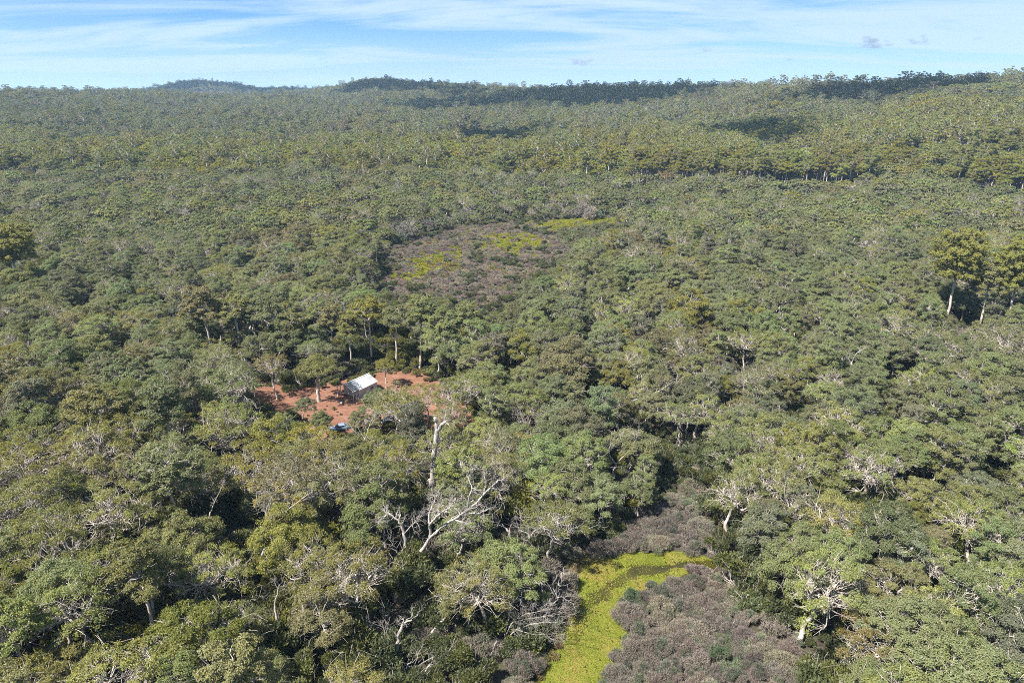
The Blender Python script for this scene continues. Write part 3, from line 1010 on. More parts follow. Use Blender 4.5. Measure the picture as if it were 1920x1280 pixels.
for i in range(n):
    if tall_zone[i]:
        T = FARTALL[int(u[i] * 3)] if Y[i] > 620 else TALL[int(u[i] * 3)]
        scale[i] = rng.uniform(.74, 1.2)
        name_of[i] = 1
        pn = (.04, .30, .22, .38, .0, .06, 0) if Y[i] < 830 else (.34, .05, .20, .06, .25, .10, 0)
        if X[i] > 220 and Y[i] < 1000 and Z[i] > 8 and mix2[i] > -.2:
            T = FAR[int(u[i] * 3)]; scale[i] = rng.uniform(1.0, 1.4); pn = (.40, .10, .1, 0, .40, 0, 0)
        pxx = 960 + FOC * X[i] / (Y[i] * .95)
        if pxx < 1190 and Y[i] < 850 and u[i] > .12 and not (pxx < 80):
            T = FAR[int(u[i] * 3)]; scale[i] = rng.uniform(.95, 1.5) * min(1, .72 + (Y[i] - edge[i]) / 300)
        if Y[i] > 850 and rng.uniform() < .86:
            T = FAR[int(u[i] * 3)]; scale[i] = rng.uniform(.85, 1.5)
        if i >= n - len(crest):
            T = FARTALL[i % 2]; scale[i] = rng.uniform(.95, 1.55) if X[i] > 0 else rng.uniform(.8, 1.3)
        if u[i] > .975:
            T = BARE[i % 3]; scale[i] = rng.uniform(1.3, 2.0); name_of[i] = 2
    else:
        sp = leftfront[i] * .42 + .18
        if u[i] < .03 + .03 * (mixn[i] > .8):
            T = BARE[i % 4]; scale[i] = rng.uniform(.8, 1.1); name_of[i] = 2
        elif far[i]:
            T = FAR[i % 3] if u[i] < .84 else SPARSE[i % 3]; scale[i] = rng.uniform(.62, 1.08)
            scale[i] *= swf[i]
            if .2 < u[i] < .27:
                T = SHRUB[i % 5]; scale[i] = rng.uniform(3.2, 5.0)
        elif leftfront[i] and u[i] > .92:
            T = TALL[i % 3]; scale[i] = rng.uniform(.66, .82); name_of[i] = 1
        elif u[i] < sp:
            T = SPARSE[i % 3]; scale[i] = rng.uniform(.8, 1.12)
        else:
            T = BROAD[int(rng.choice(8, p=[.15, .14, .14, .16, .13, .08, .10, .10]))]; scale[i] = rng.uniform(.66, 1.18)
        if leftfront[i]:
            pn = (.28, .08, .28, .06, .10, .2, 0)
        elif X[i] > 0:
            pn = (.50, .24, .06, .03, .13, .04, 0)
        else:
            pn = (.40, .22, .16, .03, .09, .10, 0)
        scale[i] *= 1 + .10 * mix2[i]
    kindsel[i] = T.idx
    c = int(np.searchsorted(np.cumsum(pn), min(.999, max(0, .5 + .28 * mixn[i] + .25 * (rng.uniform() - .5)))))
    tname[i] = min(c, 6)
    tint[i] = vary(TINTS[TN[tname[i]]], rng)
    if tall_zone[i] and Y[i] < 850 and T not in BARE:
        tint[i] = tint[i] * np.array((1.06, 1.05, .74))
    if T in SHRUB:
        tint[i] = vary((.205, .18, .165), rng)
    if name_of[i] == 2:
        tint[i] = .1
TH = np.array([T.H for T in SOURCES])[kindsel] * scale
TR = np.array([T.R for T in SOURCES])[kindsel] * scale
keep = np.ones(n, bool)
for pg in (G_POND, G_TA, G_TB, G_TC, G_CREEK, G_SWAMP):
    keep &= ~inside(pg, X, Y)
keep &= ~inside(G_CLAY, X, Y)
keep &= ~(inside(ground_poly([(370, 640), (930, 640), (905, 700), (380, 700)]), X, Y) & (rng.uniform(size=n) < .75))
keep &= ~((Y < 120) & (X < -2) & (wob(X, Y, 9, 2) + .5 * rng.normal(size=n) > .72))
near = Y < 560


def blocks(pg, dmax, Xs, Ys, Zs, Hs, Rs, frac=.62, soft=False):
    """does a crown stand in the way of an open piece of the view"""
    hit = np.zeros(len(Xs), bool)
    for fz, fx in ((.97, 0), (.85, frac), (.85, -frac), (.8, 0), (.62, frac), (.62, -frac), (.6, 0), (.35, 0), (.9, .35), (.9, -.35), (.1, 0))[:4 if soft else None]:
        px, py, dep = project(Xs + Rs * fx, Ys, Zs + Hs * fz)
        hit |= inside(pg, px, py)
    return hit & (Ys < dmax)


# standing dead trees and the clear sight lines to them
DEADS = [
    ("leaning bare tree fanning pale branches over the left bank of the green pond", 79, .16,
     [('trunk', [(922, 1262, 79), (932, 1225, 79), (945, 1198, 78.5)], .16, .12), ('limb', [(944, 1200, 78.5), (968, 1180, 78), (1000, 1168, 77), (1050, 1165, 76)], .09, .02),
      ('limb', [(945, 1198, 78.5), (960, 1165, 79), (985, 1150, 79), (1030, 1142, 78)], .08, .02), ('limb', [(945, 1198, 78.5), (955, 1150, 80), (965, 1118, 81)], .08, .02),
      ('limb', [(968, 1180, 78), (1005, 1190, 77), (1045, 1186, 76)], .06, .015), ('limb', [(958, 1168, 79), (985, 1160, 78), (1050, 1150, 77)], .06, .015)], 1.5),
    ("pale crooked dead trunk with a hooked top at the lower middle of the view", 76, .2,
     [('trunk', [(738, 1300, 76), (742, 1235, 76), (746, 1205, 76), (752, 1180, 76)], .34, .22), ('limb', [(752, 1180, 76), (757, 1168, 76), (772, 1162, 76)], .2, .1),
      ('limb', [(748, 1195, 76), (735, 1180, 76), (700, 1168, 75)], .10, .03), ('limb', [(744, 1215, 76), (728, 1195, 77), (722, 1170, 77)], .08, .03)], .7),
    ("white antler-like dead crown standing above foliage right of the hooked trunk", 80, .2,
     [('trunk', [(796, 1260, 80), (800, 1200, 80), (812, 1182, 80)], .26, .2), ('limb', [(812, 1182, 80), (832, 1160, 80), (845, 1140, 80), (856, 1128, 80), (874, 1136, 80)], .17, .05),
      ('limb', [(846, 1140, 80), (850, 1118, 81), (856, 1098, 81)], .11, .03), ('limb', [(852, 1130, 80), (866, 1124, 79), (874, 1118, 79)], .08, .03)], 1.0),
    ("curled white dead limbs low at the bottom edge of the view", 74, .2,
     [('trunk', [(792, 1290, 74), (795, 1262, 74)], .2, .16), ('limb', [(795, 1262, 74), (775, 1255, 73.5), (762, 1248, 73), (770, 1240, 73)], .15, .06), ('limb', [(795, 1262, 74), (806, 1245, 74), (815, 1262, 74)], .12, .05),
      ('limb', [(775, 1255, 73.5), (800, 1236, 74), (835, 1225, 74)], .07, .02)], .8),
    ("stout grey trunk with a long white side branch, left of the hooked trunk", 78, .2,
     [('trunk', [(520, 1285, 78), (520, 1225, 78), (521, 1170, 78)], .42, .34), ('limb', [(522, 1225, 78), (545, 1195, 77), (560, 1165, 77), (590, 1140, 77)], .16, .04),
      ('limb', [(521, 1172, 78), (515, 1130, 79), (525, 1095, 79)], .2, .04), ('limb', [(552, 1180, 77), (585, 1180, 76), (620, 1178, 75)], .07, .02)], .8),
    ("short forked pale trunk over the black shade at the lower left", 82, .2,
     [('trunk', [(206, 1230, 82), (212, 1185, 82), (218, 1160, 82)], .36, .3), ('limb', [(218, 1160, 82), (206, 1145, 82), (206, 1125, 82)], .22, .08), ('limb', [(218, 1160, 82), (232, 1135, 81), (255, 1105, 81), (280, 1070, 80)], .2, .05),
      ('limb', [(232, 1135, 81), (262, 1095, 80), (300, 1092, 79), (345, 1100, 78)], .12, .03)], 1.2),
    ("slim twin white stems standing in a dark gap at the left", 99, .2,
     [('trunk', [(384, 1045, 99), (386, 1010, 99), (390, 985, 99), (394, 960, 99)], .22, .14), ('limb', [(386, 1020, 99), (380, 1000, 98), (378, 985, 98)], .14, .08), ('limb', [(394, 962, 99), (405, 935, 99), (420, 905, 99)], .11, .03)], .6),
    ("bent grey trunk rising right beside the white twin stems", 95, .2,
     [('trunk', [(478, 1110, 95), (486, 1060, 95), (496, 1030, 95), (503, 1000, 95)], .32, .22), ('limb', [(503, 1000, 95), (512, 975, 95), (540, 955, 94), (580, 925, 93)], .18, .04), ('limb', [(503, 1000, 95), (498, 960, 96), (510, 930, 96)], .14, .04)], 1.2),
    ("pale trunk in a black hollow among the domed crowns at right", 116, .2,
     [('trunk', [(1637, 975, 116), (1638, 940, 116), (1641, 915, 116), (1648, 895, 116)], .30, .22), ('limb', [(1640, 918, 116), (1632, 905, 116), (1626, 890, 116)], .16, .05), ('limb', [(1648, 895, 116), (1660, 875, 115), (1690, 855, 114)], .14, .04)], 1.0),
    ("slender bare white snag standing free of leaves at the lower right", 86, .12,
     [('trunk', [(1604, 1215, 86), (1605, 1160, 86), (1607, 1125, 86), (1608, 1092, 86)], .16, .07), ('limb', [(1606, 1140, 86), (1610, 1120, 86), (1611, 1105, 86)], .06, .03)], .3),
    ("white many-armed dead tree behind the round brown-olive crown", 160, .3,
     [('trunk', [(1155, 745, 160), (1156, 720, 160), (1157, 705, 160)], .24, .18), ('limb', [(1157, 708, 160), (1148, 690, 160), (1140, 672, 160)], .13, .03), ('limb', [(1157, 706, 160), (1160, 680, 160), (1157, 660, 160)], .13, .03),
      ('limb', [(1157, 708, 160), (1175, 690, 159), (1195, 680, 158)], .12, .03)], 1.2),
    ("long pale fallen-looking branch lying across crowns right of the brown-olive crown", 146, .2,
     [('trunk', [(1180, 790, 146), (1185, 752, 146)], .2, .16), ('limb', [(1185, 752, 146), (1215, 742, 145), (1245, 728, 144), (1262, 715, 143)], .15, .04), ('limb', [(1225, 738, 145), (1240, 745, 144), (1255, 742, 144)], .07, .02)], .6),
    ("tangled pale dead limbs over a shaded hollow right of the view's middle", 122, .3,
     [('trunk', [(1150, 925, 122), (1150, 890, 122), (1155, 870, 122)], .3, .24), ('limb', [(1155, 870, 122), (1140, 850, 122), (1145, 830, 122)], .18, .04), ('limb', [(1155, 870, 122), (1175, 850, 121), (1195, 820, 121), (1190, 812, 120)], .18, .05),
      ('limb', [(1172, 853, 121), (1160, 838, 122), (1165, 815, 122)], .1, .03)], 1.4),
    ("thick white forked trunk at the right edge of the view", 125, .3,
     [('trunk', [(1903, 960, 125), (1905, 905, 125), (1904, 885, 125)], .42, .36), ('limb', [(1904, 887, 125), (1893, 860, 125), (1886, 830, 125), (1880, 800, 126)], .26, .06), ('limb', [(1905, 888, 125), (1914, 865, 125), (1920, 845, 124)], .26, .08)], .8),
    ("bare forked grey tree before pink-grey twigs in the right middle distance", 192, .3,
     [('trunk', [(1598, 720, 172), (1597, 692, 172), (1596, 680, 172)], .34, .28), ('limb', [(1596, 682, 172), (1588, 668, 172), (1580, 660, 172)], .18, .05), ('limb', [(1596, 682, 172), (1604, 664, 172), (1618, 655, 171)], .18, .05)], 1.2),
    ("crooked white dead tree poking up at the far left edge", 128, .3,
     [('trunk', [(18, 930, 118), (20, 890, 118), (17, 870, 118)], .3, .2), ('limb', [(17, 870, 118), (8, 855, 118), (-5, 840, 118)], .16, .05), ('limb', [(20, 885, 118), (32, 862, 118), (40, 840, 118)], .12, .04)], .8),
    ("broken white stub with a clawed tip above the dark pond bank", 92, .3,
     [('trunk', [(972, 1075, 92), (966, 1040, 92), (960, 1010, 92), (950, 992, 92)], .26, .16), ('limb', [(950, 992, 92), (944, 986, 92), (942, 982, 92)], .12, .05), ('limb', [(955, 1000, 92), (957, 986, 92), (960, 980, 92)], .09, .03)], .25),
]
GUARD, SOFT = [], []      # (polygon, distance)
for _l, dd, _r, lines, _t in DEADS:
    q = np.array([p for part, pts, a, b in lines for p in pts if part == 'limb'] + [lines[0][1][-1], lines[0][1][-2]])
    SOFT.append((box(q[:, 0].min() - 4, q[:, 1].min() - 3, q[:, 0].max() + 4, q[:, 1].max() + 2), q[:, 2].min() - .8))
GUARD.append((box(742, 1000, 812, 1052), 91))
GUARD.append(([(700, 950), (770, 985), (880, 930), (950, 885), (945, 915), (850, 990), (800, 1040), (770, 1050), (700, 985)], 92))
GUARD.append((box(800, 782, 838, 925), 112))
GUARD.append((box(584, 718, 612, 764), 158))
GUARD.append((box(490, 715, 520, 765), 160))
GUARD.append((box(632, 702, 712, 742), 172))
GUARD.append((box(622, 790, 658, 814), 150))
GUARD.append((box(715, 778, 745, 798), 155))
GUARD.append((box(1790, 560, 1832, 618), 215))
GUARD.append(([(925, 1232), (960, 1180), (1060, 1130), (1060, 1165), (980, 1195), (940, 1240)], 79))
GUARD.append((box(845, 800, 858, 830), 140))
GUARD.append(([(700, 1160), (770, 1160), (770, 1255), (735, 1230)], 76))
GUARD.append(([(800, 1180), (850, 1100), (880, 1140), (830, 1180)], 80))
GUARD.append((box(1625, 895, 1660, 945), 116))
kk = np.where(near & keep)[0]
for pg, dm in OPEN:
    h = blocks(pg, dm, X[kk], Y[kk], Z[kk], TH[kk], TR[kk], .95 if pg is POND else .55)
    keep[kk[h]] = False
    kk = kk[~h]
for pg, dm in GUARD:
    h = blocks(pg, dm, X[kk], Y[kk], Z[kk], TH[kk], TR[kk], .5)
    keep[kk[h]] = False
    kk = kk[~h]
for pg, dm in SOFT:
    h = blocks(pg, dm, X[kk], Y[kk], Z[kk], TH[kk], TR[kk], .3, True)
    keep[kk[h]] = False
    kk = kk[~h]
for h in HERO:
    keep &= np.hypot(X - h['x'], Y - h['y']) > 3.6 * h['s'] * (h['T'].R / 5.5)
X, Y, Z, kindsel, scale, tint, tname, name_of, TH, TR, tall_zone = [a[keep] for a in (X, Y, Z, kindsel, scale, tint, tname, name_of, TH, TR, tall_zone)]
n = len(X)
rot = rng.uniform(0, 6.283, n)
sxy = scale * rng.uniform(.92, 1.1, n)

# the nearest trees in view become objects of their own
px, py, dep = project(X, Y, Z + TH * .8)
mar = TR / dep * FOC * .6
vis = (px > -mar) & (px < 1920 + mar) & (py > 100) & (py < 1280 + mar)
near_rank = np.where(vis, dep, 1e9)
single = np.zeros(n, bool)
gi = np.where((name_of == 1) & vis & (Y < 200))[0]
single[gi] = True
gi = np.where((name_of == 0) & vis)[0]
single[gi[np.argsort(near_rank[gi])][:288]] = True
di = np.where((name_of == 2) & vis)[0]
single[di[np.argsort(near_rank[di])][:36]] = True
dist_single = Y[single].max()
INDIV = []


def stand(name, T, x, y, z, rz, s, tint, wide=1.0):
    root = bpy.data.objects.new(name, None)
    COL.objects.link(root)
    root.empty_display_size = .5
    root.location = (x, y, z)
    root.rotation_euler[2] = rz
    root.scale = (s * wide, s * wide, s)
    link("trunk", T.trunk, root)
    for m in T.limbs:
        link("limb", m, root)
    if T.crown is not None:
        c = link("crown", T.crown, root)
        c['tint'] = [float(v) for v in tint]
    return root


FORM = {}
for T in BROAD:
    FORM[T.idx] = 'broad domed'
FORM[THICK_BOLE.idx] = 'thick-trunked'
FORM[BROAD[2].idx] = 'wide fine-lobed'
FORM[BROAD[6].idx] = 'slender upright'
FORM[BROAD[7].idx] = 'upright layered'
FORM[BROAD[5].idx] = 'open flat-topped'
FORM[BROAD[3].idx] = 'narrow round-headed'
FORM[BROAD[4].idx] = 'dense many-lobed'
FORM[BROAD[1].idx] = 'dark-barked round'
for T in SPARSE:
    FORM[T.idx] = 'sparse twiggy'
FORM[SPARSE[1].idx] = 'ragged half-bare'
FORM[SPARSE[2].idx] = 'thin flat-topped'
for T in TALL:
    FORM[T.idx] = 'tall pale-trunked'
FORM[GIANT[0].idx] = 'towering billowing'
for T in FAR:
    FORM[T.idx] = 'low rounded'
for T in BARE:
    FORM[T.idx] = 'bare branching'
for i in np.where(single)[0]:
    T = SOURCES[kindsel[i]]
    nm = ['gum_tree', 'tall_gum_tree', 'dead_tree'][name_of[i]]
    o = stand(nm, T, X[i], Y[i], Z[i], rot[i], scale[i], tint[i], sxy[i] / scale[i])
    INDIV.append(dict(o=o, T=T, x=X[i], y=Y[i], h=TH[i], r=TR[i], c=TN[tname[i]], nm=nm, s=scale[i]))
for h in HERO:
    T = h['T']
    c = h['tint']
    o = stand(h['name'], T, h['x'], h['y'], float(terrain(h['x'], h['y'])), h['rz'], h['s'], np.array(vary(TINTS[c], rng, .05)) * (1.2 if T in GIANT else 1), h['wide'])
    INDIV.append(dict(o=o, T=T, x=h['x'], y=h['y'], h=T.H * h['s'], r=T.R * h['s'], c=c, nm=h['name'], s=h['s'], tag=h.get('tag')))
m = ~single
scatter_mass("distant_forest", np.stack([X, Y, Z], 1)[m], kindsel[m], rot[m], np.stack([sxy, sxy, scale], 1)[m], tint[m])

# ------------------------------------------------------------------ undergrowth
gx, gy = jitter_grid(40, 300, 2.7, .5)
k = np.ones(len(gx), bool)
for pg in (G_POND, G_TA, G_TB, G_TC, G_SWAMP, G_CLAY):
    k &= ~inside(pg, gx, gy)
for pg in (POND, CLAY_OPEN, CLAY_OPEN2):
    k &= ~blocks(pg, 1e9, gx, gy, gx * 0, gx * 0 + 2.5, gx * 0 + 1.5)
gx, gy = gx[k], gy[k]
n = len(gx)
w = wob(gx, gy, 14, 2) + rng.normal(size=n) * .5
bi = np.where(w > .8, rng.choice([T.idx for T in SHRUB], n), rng.choice([T.idx for T in BUSH], n))
bt = np.where((w > .8)[:, None], np.array((.17, .145, .12)), np.where((w < -.7)[:, None], np.array((.13, .14, .04)), np.array((.082, .098, .046))))
bt = bt * (1 + rng.normal(size=(n, 1)) * .15)
bs = rng.uniform(.35, 1.5, n) * np.where((gy < 115) & (rng.uniform(size=n) < .4), 1.6, 1)
scatter_mass("undergrowth", np.stack([gx, gy, gx * 0], 1), bi, rng.uniform(0, 6.28, n), np.stack([bs, bs, bs * rng.uniform(.7, 1.3, n)], 1), bt)

# ------------------------------------------------------------------ purple-brown scrub: near thickets one by one, the far swamp as one mass
THICK = []
gx, gy = jitter_grid(58, 150, 1.75, .6)
reg = np.zeros(len(gx), int)
for i, pg in enumerate((G_TA, G_TB, G_TC, G_CREEK)):
    reg[inside(pg, gx, gy)] = i + 1
kk = np.where(reg > 0)[0]
px, py, dep = project(gx[kk], gy[kk], 1.0)
ok = (px > -40) & (px < 1960) & (py < 1320) & ~inside(G_POND, gx[kk], gy[kk]) & ~blocks(POND, 1e9, gx[kk], gy[kk], gx[kk] * 0, gx[kk] * 0 + 1.0, gx[kk] * 0 + .6)
kk = kk[ok]
SC_COL = [(.172, .143, .123), (.152, .125, .109), (.205, .178, .135), (.112, .124, .078)]
order = np.argsort(gy[kk])
kk = kk[order]
for c_, i in enumerate(kk):
    T = SHRUB[int(rng.integers(0, 5))]
    w = wob(gx[i], gy[i], 6, 1) + rng.normal() * .3
    q = 3 if w > .95 else (2 if w < -.55 else int(rng.integers(0, 2)))
    THICK.append((gx[i], gy[i], T, q, rng.uniform(.55, 1.35), reg[i]))
for (x, y, T, q, s, rg) in THICK[:300]:
    root = bpy.data.objects.new("shrub", None)
    COL.objects.link(root)
    root.location = (x, y, 0); root.rotation_euler[2] = rng.uniform(0, 6.28)
    root.scale = (s, s, s * rng.uniform(.8, 1.2))
    link("stem", T.stem, root)
    c = link("crown", T.crown, root)
    c['tint'] = [float(v) for v in vary(SC_COL[q], rng, .08)]
    INDIV.append(dict(o=root, T=T, x=x, y=y, h=T.H * s, r=T.R * s, c=['purple-brown', 'dull mauve-brown', 'straw-brown', 'dusty green'][q], nm='shrub', s=s, reg=rg))
sp, si, ss, st = [], [], [], []
for (x, y, T, q, s, rg) in THICK[300:]:
    sp.append((x, y, 0)); si.append(T.idx); ss.append(s); st.append(vary(SC_COL[q], rng, .08))
gx, gy = jitter_grid(200, 700, 2.6, .45)
k = inside(G_SWAMP, gx, gy)
gx, gy = gx[k], gy[k]
gp = [ground_poly(p) for p in ([(900, 445), (990, 440), (1030, 455), (1020, 475), (960, 480), (905, 470)], [(960, 424), (1060, 413), (1195, 409), (1195, 417), (1040, 430)],
                              [(770, 495), (850, 470), (860, 485), (790, 510)], [(730, 515), (830, 505), (830, 520), (740, 530)])]
for x, y in zip(gx, gy):
    gr = rng.uniform() < .8 and any(inside(p, np.array([x + 5 * wob(x, y, 6, 1) + rng.normal() * 2]), np.array([y + 5 * wob(x, y, 6, 3) + rng.normal() * 3]))[0] for p in gp)
    qx, qy, _ = project(x, y, 0.0)
    gr = gr or (qx > 1030 and qy < 436 and rng.uniform() < .8)
    w = wob(x, y, 9, 2) + rng.normal() * .6
    if gr or w > .95:
        if rng.uniform() < .15:
            si.append(SHRUB[1].idx); ss.append(.6); st.append(vary(SC_COL[1], rng, .1))
        else:
            si.append(TUSSOCK[0].idx); ss.append(rng.uniform(1.2, 2.2)); st.append(vary((.25, .26, .035) if gr else (.21, .19, .06), rng, .12))
    elif w < -1.05:
        si.append(BUSH[int(rng.integers(0, 2))].idx); ss.append(rng.uniform(.7, 1.25)); st.append(vary((.075, .092, .05), rng, .1))
    else:
        si.append(SHRUB[int(rng.integers(0, 3))].idx); ss.append(rng.uniform(.8, 1.45)); st.append(vary([(.215, .165, .145), (.185, .142, .128), (.24, .20, .145)][int(rng.integers(0, 3))], rng, .12))
    sp.append((x, y, 0))
# low bushes where the forest thins towards the swamp
gx, gy = jitter_grid(200, 560, 3.0, .5)
k = ~inside(G_SWAMP, gx, gy) & (inside(outward(G_SWAMP, 30), gx, gy) | inside(outward(G_SWAMP, 14), gx, gy) | inside(outward(G_SWAMP, -1) - np.array((0, 24)), gx, gy))
for x, y in zip(gx[k], gy[k]):
    sp.append((x, y, 0))
    if rng.uniform() < .22:
        si.append(SHRUB[int(rng.integers(0, 5))].idx); ss.append(rng.uniform(.9, 1.6)); st.append(vary((.20, .165, .14), rng, .1))
    elif rng.uniform() < .3:
        T = BROAD[int(rng.integers(0, 6))]
        si.append(T.idx); ss.append(rng.uniform(.22, .42)); st.append(vary(TINTS['grey-green'], rng, .1))
    else:
        si.append(BUSH[int(rng.integers(0, 3))].idx); ss.append(rng.uniform(.6, 1.4)); st.append(vary((.135, .15, .08), rng, .15))
# tussocks fringing the near pond
fr = smooth_poly(G_POND, 2)
for q in fr:
    for _ in range(2):
        v = q + rng.normal(size=2) * .6
        if v[1] > 58 and v[0] < on_level(1130, 1150)[0]:
            sp.append((v[0], v[1], 0)); si.append(TUSSOCK[0].idx); ss.append(rng.uniform(.6, 1.1)); st.append(vary((.17, .155, .06), rng, .15))
for q in smooth_poly(G_CLAY, 2):
    for _ in range(2):
        v = q + rng.normal(size=2) * 1.6
        if rng.uniform() < .55:
            sp.append((v[0], v[1], 0)); si.append(TUSSOCK[0].idx); ss.append(rng.uniform(.6, 1.4)); st.append(vary((.16, .165, .06), rng, .2))
        else:
            sp.append((v[0], v[1], 0)); si.append(BUSH[int(rng.integers(0, 2))].idx); ss.append(rng.uniform(.35, .8)); st.append(vary((.12, .135, .05), rng, .2))
for _ in range(150):
    v = on_level(rng.uniform(480, 885), rng.uniform(700, 830))[:2]
    if inside(G_CLAY, v[:1], v[1:])[0] and not inside(ground_poly(box(625, 700, 720, 748)), v[:1], v[1:])[0]:
        sp.append((v[0], v[1], 0)); si.append(TUSSOCK[0].idx if rng.uniform() < .7 else BUSH[0].idx); ss.append(rng.uniform(.15, .45)); st.append(vary((.15, .14, .06), rng, .2))
ss = np.array(ss)
scatter_mass("swamp_scrub", sp, si, rng.uniform(0, 6.28, len(sp)), np.stack([ss, ss, ss * rng.uniform(.75, 1.15, len(ss))], 1), np.array(st))


# ------------------------------------------------------------------ the great bleached trees, limb by limb
def skeleton_tree(name, lines, g, wood, twig=1.0, twl=2.6):
    """lines: (part, [(px, py, distance)...], radius at start, radius at end); the base stands on the ground"""
    first = lines[0][1][0]
    base = at_dist(*first)
    base[2] = 0
    root = bpy.data.objects.new(name, None)
    COL.objects.link(root)
    root.location = base
    for part, pts, r0, r1 in lines:
        P = np.array([at_dist(*p) for p in pts]) - base
        if part == 'trunk':
            P[0, 2] = -.3
        # finer, crooked path
        n = len(P)
        t = np.linspace(0, n - 1, (n - 1) * 4 + 1)
        Q = np.stack([np.interp(t, np.arange(n), P[:, i]) for i in range(3)], 1)
        Q[1:-1] = .5 * Q[1:-1] + .25 * (Q[:-2] + Q[2:])
        Q[1:-1] += g.normal(size=(len(Q) - 2, 3)) * min(.09, r0 * .3)
        rr = np.linspace(r0, r1, len(Q)) * (1 + g.normal(size=len(Q)) * .06)
        lt = Tubes()
        if part == 'trunk':
            rr[0] *= 1.3
        tip = Q[-1] + (Q[-1] - Q[-2]) * .25
        lt.add(np.vstack([Q, tip]), np.append(rr, r1 * .15), 9 if part == 'trunk' else 7)
        if part != 'trunk' and twig:
            for _ in range(int((3 + len(Q) * .5) * twig)):
                k = int(g.integers(len(Q) // 3, len(Q)))
                d = (Q[k] - Q[k - 1]); d = d / (np.linalg.norm(d) + 1e-9) + g.normal(size=3) * .75
                d[2] += .3
                grow(lt, Q[k], d, g.uniform(.4, 1) * twl, min(rr[k] * .5, .09), 1, g, maxlev=3, split=(1, 2), steps=5, sides=6)
        v, f = lt.arrays()
        link(part, mesh_of(name + "_" + part, v, f, wood, smooth=True), root)
    return root


g = np.random.default_rng(404)
D = 91
fk = skeleton_tree("dead_tree", [
    ('trunk', [(762, 1150, D), (768, 1085, D), (774, 1056, D), (788, 1036, D)], .46, .38),
    ('limb', [(784, 1042, D), (803, 1010, D - .5), (830, 985, D - 1), (862, 967, D - 1), (888, 948, D), (912, 922, D + 1), (934, 901, D + 2), (950, 893, D + 2.5)], .31, .05),
    ('limb', [(776, 1056, D), (762, 1030, D + 1), (758, 1005, D + 1.5), (755, 985, D + 2), (742, 973, D + 2), (727, 960, D + 2.5), (716, 972, D + 2)], .34, .07),
    ('limb', [(806, 1005, D - .5), (806, 985, D - 1), (818, 968, D - 2), (842, 952, D - 2.5), (850, 938, D - 3)], .24, .06),
    ('limb', [(805, 986, D - 1), (803, 965, D), (814, 942, D + 1), (821, 925, D + 1)], .15, .04),
    ('limb', [(876, 958, D), (880, 932, D - 1), (886, 914, D - 1), (878, 896, D), (868, 880, D)], .16, .04),
    ('limb', [(872, 962, D), (896, 962, D - 2), (914, 955, D - 3)], .16, .05),
    ('limb', [(852, 973, D - 1), (868, 979, D - 3), (874, 980, D - 4)], .14, .06),
    ('limb', [(906, 926, D + 1), (911, 908, D + 2), (908, 890, D + 3)], .12, .03),
    ('limb', [(758, 1000, D + 1.5), (770, 986, D + .5), (780, 978, D), (782, 968, D)], .13, .04),
], g, M_DEAD, twig=1.1, twl=2.0)
describe(fk, "great bleached forked dead tree with one long bare limb reaching right", "dead tree")
D = 113
tr_ = skeleton_tree("dead_tree", [
    ('trunk', [(812, 985, D), (811, 925, D), (812, 880, D), (814, 850, D), (819, 815, D), (820, 803, D)], .58, .42),
    ('limb', [(820, 806, D), (818, 792, D), (815, 782, D)], .42, .26),
    ('limb', [(822, 806, D), (829, 796, D - .5), (836, 791, D - 1)], .38, .24),
    ('limb', [(833, 793, D - .5), (836, 772, D), (832, 760, D)], .10, .03),
], g, M_DEAD, twig=.12, twl=1.2)
describe(tr_, "thick snapped-off white trunk with a stubby forked top before the red clearing", "dead tree")
v, f = [], []
bl = Tubes()
b0 = at_dist(808, 905, D) - np.array(tr_.location)
bl.add([b0 + np.array((-.1, -.2, z_)) for z_ in (-1.2, -.9, -.4, 0.1, .6, .95, 1.1)], [.05, .45, .7, .78, .62, .35, .05], 9)
link("burl", mesh_of("burl", *bl.arrays(), M_DEAD, smooth=True), tr_)
for lab, dd, _, lines, tw in DEADS:
    g = np.random.default_rng(abs(hash(len(lab) * 131 + int(lines[0][1][0][0]))) % 99999)
    describe(skeleton_tree("dead_tree", lines, g, M_DEAD, twig=tw, twl=1.9), lab, "dead tree")


# ------------------------------------------------------------------ in the clearing: shed, cars, small things
def prism(V, F, name, m, parent=None, smooth=False):
    me = bpy.data.meshes.new(name)
    me.from_pydata([tuple(map(float, v)) for v in V], [], F)
    me.materials.append(m)
    me.update()
    if smooth:
        for p in me.polygons:
            p.use_smooth = True
    return link(name, me, parent)


def slab(name, c, size, m, parent=None, rot=None, bev=.015):
    import bmesh
    bm = bmesh.new()
    bmesh.ops.create_cube(bm, size=1)
    for v in bm.verts:
        v.co = Vector((v.co.x * size[0], v.co.y * size[1], v.co.z * size[2]))
    if bev:
        bmesh.ops.bevel(bm, geom=bm.edges[:], offset=bev, segments=1, affect='EDGES')
    me = bpy.data.meshes.new(name)
    bm.to_mesh(me); bm.free()
    me.materials.append(m)
    o = link(name, me, parent, c)
    if rot:
        o.rotation_euler = rot
    return o


